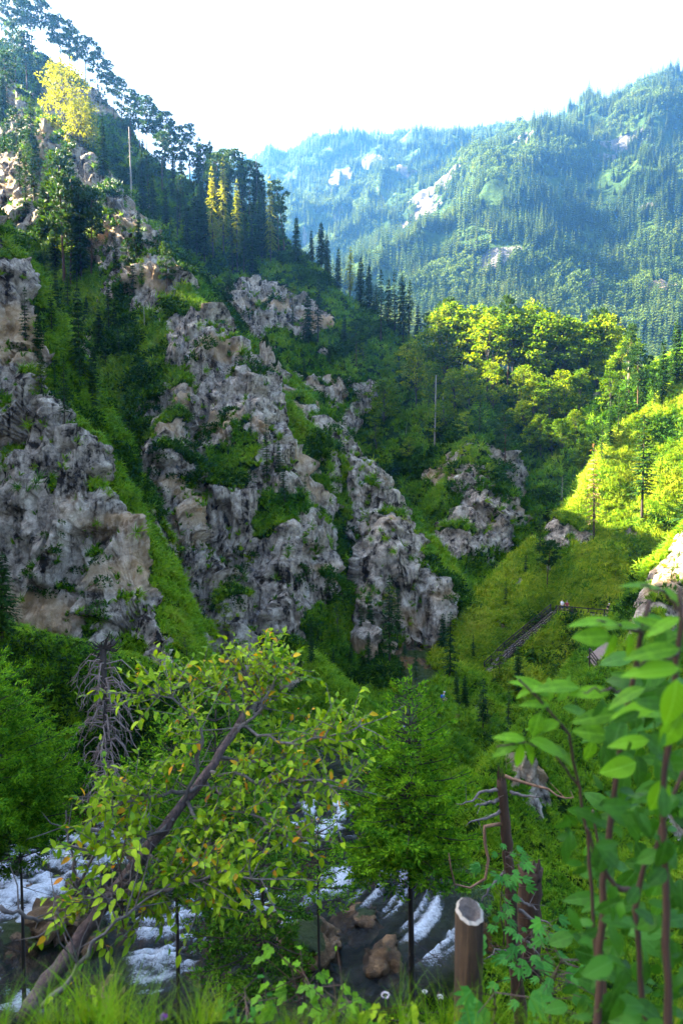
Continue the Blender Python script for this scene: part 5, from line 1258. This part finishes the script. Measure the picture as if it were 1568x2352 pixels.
grove(5, 420, 560, 1420, 1600, (60, 110), ['sapling', 'spruce0', 'sapling'], 'bushy young tree', 'on the grass ledge beneath the rock spurs', 'young trees on the ledge', 1.2)
row([('thin0',1052,900,712,.9),('thin1',1130,905,705,.9),('larch0',1200,905,712,.6),('thin2',1278,900,716,.9),('larch0',1330,900,722,.6),('pine0',1365,895,715,.7),('thin1',1410,900,735,.9),('larch0',1010,905,745,.6)], 'slender sunlit conifer', 'poking through the beech canopy', 'slender conifers in the beech canopy')
plant('spruce2', 6, 1475, 1250, 'spruce at the left edge standing on the grassy bank top', wide=1.3)

# ------------------------------------------------------------------ left bank: ivy, and an uprooted spruce hanging head down
M_ivy = leaf_mat('ivy_leaves', [(0.1, (0.003, 0.013, 0.002)), (0.5, (0.008, 0.034, 0.003)), (0.9, (0.05, 0.13, 0.008))], .15, nscale=.8, spec=.1)
kk = bush_kites(8, 80, .55, .15, .5); T_ivy = kk.build('ivy_clump', M_ivy, link=False, bend=.1)
p, nn, r_ = terrain_points(7000, lambda rk, a, tid, tg: (tid == 13) * (dist(a) < 46) * np.where(lat(SG, a[..., 0], a[..., 1]) < 0, 1, .08), 41)
scatter('bank_ivy', T_ivy, p, upright(nn, r_, .8), r_.uniform(.4, 1.1, 7000), 'dark ivy and bramble hanging over the left stream bank', 'ivy')
def flag(px, py, Y, label):
    org = UV(px, py, Y); e = empty('uprooted_spruce', org, 0, label, 'dead tree'); r = random.Random(12); mb = MB(); tw = MB()
    tip = UV(px + 8, py + 340, Y - 2.6) - org
    mb.tube([Vector((.3, .6, .3)), Vector((0, 0, 0)), tip * .35, tip * .7, tip], [.16, .15, .11, .07, .02], 9, jitter=.15, rnd=r); mb.build('trunk', M_bark, e, smooth=True)
    rt_ = MB()
    for i in range(26):
        d = rv(r); d.y = abs(d.y) * .3 - .3; d.z = d.z * .7 + .25; L = r.uniform(.5, 1.5); m_ = d * L * .5 + rv(r) * .12; rt_.tube([Vector((0, 0, .1)), m_, d * L + rv(r) * .2], [.07, .045, .01], 5, jitter=.2, rnd=r)
    rt_.build('roots', M_bark, e)
    for i in range(120):
        s = r.uniform(.04, .98); c = tip * s; an = r.uniform(0, 6.28); L = r.uniform(.6, 1.9) * (1.15 - .55 * s); o = Vector((math.cos(an), math.sin(an) * .8 - .2, 0))
        P = [c, c + o * L * .45 + Vector((0, 0, .10 * L)), c + o * L * .8 + Vector((0, 0, -.25 * L)), c + o * L * .95 + Vector((0, 0, -.75 * L))]; P = [P[0]] + [q + rv(r) * .06 for q in P[1:]]
        tw.tube(P, [.045, .032, .022, .009], 4, cap=False)
        for z in range(7):
            k0 = r.randrange(1, 4); c2 = P[k0 - 1].lerp(P[k0], r.random()); tw.tube([c2, c2 + (o * .4 + rv(r) + Vector((0, 0, -.7))) * L * .22], [.018, .006], 3, cap=False)
    tw.build('branches', bark_mat('dead_spruce_twigs', (.07, .045, .036), (.34, .25, .21), 12), e)
flag(238, 1495, 31.6, 'uprooted dead spruce hanging head down over the dark left bank')
log = MB(); a_, b_ = hit(350, 1990, 18), hit(475, 2018, 18); A_, B_ = Vector((a_[0], a_[1], a_[2] + .8)), Vector((b_[0], b_[1], b_[2] + .7))
P = wiggle([A_, B_], 10, .04); log.tube([q - A_ for q in P], [.22 * rf_.uniform(.9, 1.1) for q in P], 10, jitter=.08, rnd=rf_); o = log.build('fallen_log', M_snagwood, None, smooth=True); o.location = A_; tag(o, 'dark fallen log lying across rocks behind the leaning trunk', 'log')

# ------------------------------------------------------------------ broken snag, dark stump, sawn post
sg0 = UV(1195, 2352, 6.6); sn = empty('broken_snag', sg0, 0, 'broken rust-brown dead trunk with bare side branches at right', 'dead tree')
mb = MB(); P = wiggle([UV(x, y, 6.6) for x, y in [(1197,2400),(1190,2300),(1175,2150),(1168,2000),(1158,1880),(1150,1790)]], 26, .008)
mb.tube([q - sg0 for q in P], [(.078 - .035 * i / 25) * rf_.uniform(.9, 1.1) for i in range(26)], 10, jitter=.14, rnd=rf_); mb.build('trunk', M_snagwood, sn, smooth=True)
mb = MB()
for i in range(9):
    a = 6.283 * i / 9; b = P[-1] - sg0 + Vector((math.cos(a), math.sin(a), 0)) * .033; mb.tube([b - Vector((0, 0, .12)), b + Vector((0, 0, rf_.uniform(.01, .14)))], [.016, .003], 4)
mb.build('splinters', M_snagwood, sn)
for br in [[(1158,1782),(1200,1795),(1245,1808),(1290,1832),(1316,1832)],[(1150,1815),(1105,1818),(1085,1840),(1060,1848)],[(1150,1838),(1110,1845),(1090,1852)],[(1148,1862),(1115,1882),(1078,1888)],[(1150,1892),(1108,1896),(1112,1930),(1122,1965),(1118,2010),(1098,2035),(1052,2040),(1035,2010),(1030,1960)],
           [(1170,1818),(1215,1828),(1240,1830)],[(1185,2060),(1210,2078),(1235,2090)],[(1190,2090),(1230,2115),(1260,2120)],[(1160,2000),(1130,2030),(1105,2070)],[(1180,2140),(1215,2170),(1240,2200)],[(1170,2190),(1140,2180),(1118,2200)]]:
    mb = MB(); q = [UV(x, y, 6.6 - .25 * i / len(br)) for i, (x, y) in enumerate(br)]; q[0] = q[0]; W_ = wiggle(q, 9, .012); mb.tube([z - sg0 for z in W_], [.016 * (1 - .8 * i / 8) + .003 for i in range(9)], 6, jitter=.1, rnd=rf_)
    for z in range(3): i = rf_.randrange(3, 9); mb.tube([W_[i] - sg0, W_[i] - sg0 + rv(rf_) * rf_.uniform(.06, .2)], [.005, .002], 3, cap=False)
    mb.build('branch', bark_mat('rusty_twig', (.10, .045, .02), (.34, .19, .11), 18) if br[0][1] in (1782, 1892) else M_greytwig, sn, smooth=True)
st0 = UV(1212, 2230, 7.4); mb = MB(); P = wiggle([UV(1212, 2230, 7.4), UV(1214, 2100, 7.4), UV(1218, 1995, 7.4)], 10, .01); mb.tube([q - st0 for q in P], [.13 * rf_.uniform(.9, 1.08) for q in P], 12, jitter=.1, rnd=rf_)
P2 = [q - st0 for q in P]
for i in range(7): a = 6.283 * i / 7; b = P2[-1] + Vector((math.cos(a), math.sin(a), 0)) * .09; mb.tube([b - Vector((0, 0, .1)), b + Vector((0, 0, rf_.uniform(.02, .12)))], [.04, .01], 5)
o = mb.build('broken_stump', M_snagwood, None, smooth=True); o.location = st0; tag(o, 'short dark broken stump behind the rust-brown snag', 'stump')
# post with sawn top
pc = UV(1078, 2085, 2.75); po = empty('sawn_post', pc - Vector((0, 0, 1.1)), 0, 'thick weathered wooden post with pale sawn rim at bottom right of centre', 'post')
mb = MB(); n_ = 28; rr0 = .058
ring = lambda z, r_, tilt=0: [Vector((math.cos(6.2832 * i / n_) * r_ * (1 + .05 * math.sin(i * 2.3) + .03 * math.sin(i * 5.1)), math.sin(6.2832 * i / n_) * r_ * (1 + .05 * math.sin(i * 2.3)), z + tilt * math.sin(6.2832 * i / n_) - .35 * tilt * math.cos(6.2832 * i / n_))) for i in range(n_)]
lev = [(-.2, .062), (.2, .060), (.5, .059), (.8, .058), (1.0, .0575), (1.085, .0575)]
vs = []; fs = []
for z, r_ in lev: vs += ring(z, r_ * rf_.uniform(.98, 1.02), .022 if z > 1.05 else 0)
for j in range(len(lev) - 1): fs += [(j * n_ + i, j * n_ + (i + 1) % n_, (j + 1) * n_ + (i + 1) % n_, (j + 1) * n_ + i) for i in range(n_)]
mb.add(vs, fs); mb.build('shaft', bark_mat('weathered_post', (0.008, 0.005, 0.003), (0.17, 0.095, 0.045), 70, .95, 1.0, .05), po, smooth=True)
def annulus(r0, r1, z0, z1, name, mat):
    m_ = MB(); m_.add(ring(z0, r0, .022) + ring(z1, r1, .022), [(i, (i + 1) % n_, n_ + (i + 1) % n_, n_ + i) for i in range(n_)]); return m_.build(name, mat, po)
annulus(.0578, .046, 1.084, 1.094, 'sawn_rim', bark_mat('sawn_wood', (.24, .20, .15), (.50, .43, .35), 60, .9, .3, 1))
m_ = MB(); m_.add(ring(1.093, .046, .022) + ring(1.078, .02, .022) + [Vector((0, 0, 1.072))], [(i, (i + 1) % n_, n_ + (i + 1) % n_, n_ + i) for i in range(n_)] + [(n_ + i, n_ + (i + 1) % n_, 2 * n_) for i in range(n_)]); m_.build('rotten_heart', bark_mat('rotten_heart', (.04, .032, .028), (.20, .16, .14), 60, .95, 1, 1), po)

# ------------------------------------------------------------------ maple sapling, weeds, flowers, grass at the camera's feet
def maple_geo():
    v = [(0, 0, 0)]; pts = []
    tips = [(-62, .62), (-30, .92), (0, 1.05), (30, .92), (62, .62)]
    seq = [(-112, .30)]
    for i, (a, L) in enumerate(tips):
        seq += [(a - 9, L * .72), (a, L), (a + 9, L * .72)]
        if i < 4: seq.append((a + 15.5, .46))
    seq.append((112, .30))
    for a, L in seq: v.append((math.sin(R(a)) * L, .12 + math.cos(R(a)) * L * .95, -.10 * L * L + .03 * math.cos(R(a * 6))))
    return v, [(0, i, i + 1) for i in range(1, len(v) - 1)]
mg = maple_geo()
def sapling(px, py, Y, pts, n, size, label, name='maple_sapling', seed=1, geo=mg, mat=M_leafM, spread=.25, cat='sapling', kinds=None):
    r = random.Random(seed); org = UV(px, py, Y); e = empty(name, org, 0, label, cat); P = wiggle([UV(*q) for q in pts], 10, .012, r)
    mb = MB(); mb.tube([q - org for q in P], [.007 * (1 - .6 * i / 9) for i in range(10)], 5); bag = LeafBag()
    for i in range(n):
        s = .25 + .75 * r.random(); k0 = min(int(s * 9), 8); c = P[k0].lerp(P[k0 + 1], s * 9 - k0); d = Vector((r.uniform(-1, 1), r.uniform(-1, .5), r.uniform(-.15, .45))).normalized(); e2 = c + d * spread * r.uniform(.35, 1.1)
        mb.tube([c - org, e2 - org], [.003, .002], 3, cap=False); bag.add(e2, Vector((d.x, d.y - .5, r.uniform(-.5, .1))), size * r.uniform(.6, 1.25), r.uniform(-.5, .5), 0, Vector((0, -.5, 1)))
    mb.build('stem', M_stem, e); bag.build(e, org, [(geo[0], geo[1], mat)]); return e
sapling(1150, 2160, 5.6, [(1155,2170,5.6),(1150,2080,5.6),(1160,2000,5.6),(1158,1955,5.6)], 34, .085, 'maple sapling with lobed leaves climbing beside the brown snag', seed=2, spread=.20)
sapling(1195, 2250, 4.6, [(1185,2300,4.6),(1195,2200,4.6),(1225,2120,4.6)], 40, .075, 'dense green maple seedling at the foot of the snag', seed=3, spread=.28)
sapling(1130, 2352, 2.3, [(1140,2400,2.3),(1135,2330,2.3),(1130,2270,2.3)], 14, .075, 'blurred broad-leaved seedling in front of the sawn post', seed=4, spread=.12)
sapling(1260, 2330, 3.6, [(1260,2380,3.6),(1265,2290,3.6),(1290,2200,3.6)], 36, .07, 'green seedling right of the snag foot', seed=5, spread=.25)
wg = leaf_geo(1, .62, 6, .2, .3, lobes=2)
sapling(690, 2352, 3.2, [(690,2400,3.2),(700,2310,3.2),(700,2230,3.2)], 46, .07, 'bright lobed-leaf weed at bottom centre', 'leafy_weed', 6, wg, M_leafS, .22, 'weed')
sapling(770, 2352, 3.0, [(760,2400,3.0),(770,2320,3.0),(790,2270,3.0)], 28, .06, 'smaller lobed-leaf weed right of the bright bottom weed', 'leafy_weed', 7, wg, M_leafS, .16, 'weed')
sapling(560, 2352, 3.4, [(560,2400,3.4),(570,2320,3.4),(560,2270,3.4)], 22, .05, 'dark little weed left of the bright bottom weed', 'leafy_weed', 8, wg, M_leafM, .18, 'weed')
sapling(930, 2352, 2.6, [(930,2400,2.6),(925,2340,2.6),(915,2300,2.6)], 20, .05, 'yellowish weed at the foot of the centre spruce', 'leafy_weed', 9, wg, M_leafA, .14, 'weed')
sapling(280, 1990, 5.0, [(285,2130,5.0),(282,2060,5.0),(278,1990,5.0),(290,1925,5.0)], 30, .085, 'upright green shoot with broad leaves in front of the leaning trunk', 'leafy_shoot', 10, leaf_geo(1, .6, 6, .2, .35), M_leafA, .16, 'shoot')
sapling(160, 2330, 3.6, [(170,2370,3.6),(180,2300,3.6),(200,2260,3.6)], 16, .05, 'small weed at the foot of the leaning trunk', 'leafy_weed', 11, wg, M_leafA, .14, 'weed')
def blade_tuft(seed, n=20, h=.42):
    r = random.Random(seed); v = []; f = []
    for i in range(n):
        a = r.uniform(0, 6.283); o = Vector((math.cos(a), math.sin(a), 0)); s = Vector((-o.y, o.x, 0)) * r.uniform(.0022, .0042); L = h * r.uniform(.45, 1.2); b = o * r.uniform(0, .04); lean_ = r.uniform(.25, 1.0)
        for j in range(6):
            t = j / 5; c = b + o * (L * lean_ * .75 * t * t) + Vector((0, 0, L * (t - .38 * lean_ * t * t))); w = s * (1 - t * .93)
            v += [c - w, c + w]
            if j: k0 = len(v) - 4; f.append((k0, k0 + 1, k0 + 3, k0 + 2))
    return v, f
M_neargrass = leaf_mat('near_grass', [(0.1, (0.05, 0.15, 0.006)), (0.5, (0.13, 0.28, 0.008)), (0.85, (0.26, 0.36, 0.02)), (1.0, (0.36, 0.30, 0.08))], .45, nscale=3)
bv, bf = blade_tuft(3); T_near = tmpl('near_grass_tuft', bv, bf, M_neargrass)
r_ = np.random.default_rng(8); n_p = 230
gx_ = r_.uniform(-1.9, 1.9, n_p); gy_ = r_.uniform(1.8, 2.6, n_p)
gk = np.where(gx_ < -.25, .52, .40) + .10 * np.sin(gx_ * 5)
pz = np.array([ground(a, b) for a, b in zip(gx_, gy_)])
scatter('bank_edge_grass', T_near, np.stack([gx_, gy_, pz - .01], 1), np.stack([r_.uniform(-.2, .2, n_p), r_.uniform(-.2, .2, n_p), r_.uniform(0, 6.28, n_p)], 1), gk * r_.uniform(.7, 1.2, n_p), 'tall bright grass along the bank edge at the bottom', 'grass')
# undergrowth on the slope between the camera and the stream
p, nn, r_ = terrain_points(5200, lambda rk, a, tid, tg: (tid == 50) * (dist(a) < 22) * (dist(a) > 2.6) * np.clip(6 / np.maximum(dist(a), 3), .2, 1.5), 43)
scatter('slope_undergrowth', T_ivy, p, upright(nn, r_, .5), r_.uniform(.12, .5, 5200) * np.clip(np.hypot(p[:, 0], p[:, 1]) / 9, .35, 1.5), 'dark leafy undergrowth on the slope down to the stream', 'undergrowth')
def flower(px, py, Y, col, size, label, kind='ball'):
    org = UV(px, py, Y); e = empty('wildflower', org - Vector((0, 0, .35)), 0, label, 'flower'); r = random.Random(int(px)); mb = MB(); mb.tube([Vector((.03, 0, -.02)), Vector((.01, .01, .2)), Vector((0, 0, .35))], [.003, .0025, .002], 5); mb.build('stem', M_leafS, e)
    k = KB()
    for i in range(70):
        d = rv(r); d.z = abs(d.z) * (1 if kind == 'ball' else .35) + (.1 if kind == 'ball' else 0); k.add(Vector((0, 0, .35)) + d * size * (.1 if kind == 'ball' else .75), d, rv(r), size * (1 if kind == 'ball' else .4), size * .22)
    k.build('flower_head', plain('petal', col), e)
    if kind == 'ball': mb = MB(); mb.tube([Vector((0, 0, .335)), Vector((0, 0, .345)), Vector((0, 0, .355))], [.004, size * .45, size * .3], 8); mb.build('calyx', M_leafM, e)
flower(376, 2338, 2.3, (.42, .08, .50), .016, 'purple thistle head at the bottom edge')
flower(885, 2286, 2.8, (.75, .66, .68), .018, 'pale pink flower head left of the sawn post', 'umbel')
flower(1010, 2290, 3.0, (.72, .74, .66), .014, 'white umbel close beside the sawn post', 'umbel')
flower(975, 2278, 3.1, (.75, .75, .70), .012, 'tiny white flower between the pink flower and the post', 'umbel')
flower(500, 2330, 3.0, (.75, .60, .05), .010, 'small yellow flower at the bottom left of centre', 'umbel')
flower(1435, 2140, 2.6, (.75, .72, .55), .010, 'tiny pale flower among the right shrub leaves', 'umbel')

# ------------------------------------------------------------------ the out-of-focus shrub at right
so = Vector((.95, 1.75, ground(.95, 1.75))); sh = empty('leafy_shrub', so, 0, 'large close leafy shrub with brown stems filling the right foreground', 'shrub')
rs = random.Random(31); bag = LeafBag()
ST = [([(1365,2420,1.75),(1375,2200,1.75),(1385,2000,1.72),(1400,1850,1.7),(1425,1700,1.66),(1448,1600,1.62),(1470,1500,1.55),(1490,1380,1.5)], .011),
      ([(1375,2300,1.85),(1350,1950,1.85),(1333,1813,1.82),(1300,1675,1.78),(1245,1605,1.75),(1190,1560,1.72)], .006),
      ([(1540,2420,1.5),(1530,2100,1.5),(1522,1850,1.48),(1540,1680,1.45),(1556,1500,1.42),(1560,1350,1.4)], .010),
      ([(1490,2420,1.7),(1470,2200,1.7),(1455,2050,1.68),(1500,1950,1.65),(1545,1830,1.6),(1580,1720,1.6)], .009),
      ([(1385,2420,2.1),(1388,2150,2.1),(1378,1960,2.1),(1360,1860,2.1)], .007),
      ([(1333,1813,1.82),(1270,1720,1.78),(1210,1705,1.74),(1140,1715,1.7)], .004),
      ([(1455,2050,1.68),(1410,2040,1.66),(1370,1980,1.64),(1345,1900,1.62)], .007),
      ([(1448,1600,1.62),(1400,1580,1.58),(1340,1590,1.55)], .004),([(1480,1450,1.52),(1420,1440,1.48),(1370,1425,1.45)], .004),([(1556,1500,1.42),(1500,1520,1.38),(1460,1530,1.36)], .004),([(1560,1400,1.4),(1520,1360,1.4),(1470,1345,1.4)], .004)]
for pts, r0 in ST:
    P = wiggle([UV(*q) for q in pts], 14, .006, rs); mb = MB(); mb.tube([q - so for q in P], [r0 * (1 - .55 * i / 13) * rs.uniform(.9, 1.12) for i in range(14)], 8, jitter=.06, rnd=rs); mb.build('stem', M_stem, sh, smooth=True)
def put(x, y, Y, lp, ang, kind=0, face=.6, tilt=0.0):
    """leaf whose stalk end is at (x, y), length in picture units, direction in degrees (0 right, 90 up)"""
    a = R(ang); d = Vector((math.cos(a), tilt, math.sin(a))); bag.add(UV(x, y, Y), d, lp / 1568 * Y, rs.uniform(-.25, .25), kind, Vector((rs.uniform(-.3, .3), -face, 1 - .5 * face)))
for q in [(1400,1462,1.45,85,180,1,1.4),(1410,1455,1.45,70,262,0,1.0),(1440,1455,1.45,75,285,0,.8),(1420,1436,1.45,115,166,0,.35),(1470,1440,1.48,80,170,0,.5),(1560,1490,1.35,125,184,0,.8),(1560,1535,1.35,130,180,0,.7),(1552,1560,1.3,130,268,1,1.2),
          (1530,1362,1.4,110,155,0,.35),(1520,1352,1.4,80,330,0,.6),(1560,1420,1.35,90,200,0,.6),(1250,1590,1.75,85,150,0,.45),(1235,1575,1.75,60,200,0,.5),(1262,1600,1.75,90,140,0,.6),(1290,1625,1.75,95,350,0,.6),(1280,1610,1.75,70,60,0,.9),(1262,1620,1.75,70,170,0,.6),(1285,1660,1.75,80,190,0,.7),(1240,1640,1.75,65,250,1,1.0),
          (1262,1610,1.75,55,95,0,1.0),(1205,1700,1.72,75,165,0,.5),(1190,1705,1.72,75,205,0,.6),(1196,1708,1.72,70,265,0,1.2),(1205,1706,1.72,70,300,0,1.0),(1215,1700,1.72,110,345,0,.5),(1260,1712,1.74,95,330,0,.5),(1330,1580,1.6,110,172,0,.5),(1400,1590,1.58,95,178,0,.6),(1420,1640,1.6,110,185,0,.6),(1450,1640,1.55,100,10,0,.6),
          (1395,1690,1.65,80,170,1,.9),(1360,1700,1.7,60,260,1,1.1),(1480,1580,1.5,100,200,0,.6),(1510,1620,1.45,110,190,0,.7),(1490,1700,1.5,95,185,0,.7),(1500,1480,1.45,80,30,0,.7),(1540,1450,1.4,90,150,0,.6),(1560,1640,1.4,100,250,1,1.0),(1460,1750,1.6,90,200,1,.8),(1520,1790,1.5,95,260,1,1.0)]:
    put(*q)
for i in range(360):
    u = rs.random()
    if u < .62: x, y = rs.uniform(1295, 1590), rs.uniform(1820, 2370)
    elif u < .86: x, y = rs.uniform(1380, 1590), rs.uniform(1600, 1880)
    else: x, y = rs.uniform(1440, 1590), rs.uniform(1420, 1640)
    if y > 1850 and x < 1330 and rs.random() < .5: x += 80
    put(x, y, rs.uniform(1.35, 2.5), rs.uniform(32, 92), rs.uniform(0, 360) if rs.random() < .4 else rs.uniform(170, 370), rs.choice((2, 3)), rs.uniform(.3, 1.4), rs.uniform(-.5, .5))
ga, gb = leaf_geo(1, .38, 8, .22, .34), leaf_geo(1, .60, 8, .2, .3)
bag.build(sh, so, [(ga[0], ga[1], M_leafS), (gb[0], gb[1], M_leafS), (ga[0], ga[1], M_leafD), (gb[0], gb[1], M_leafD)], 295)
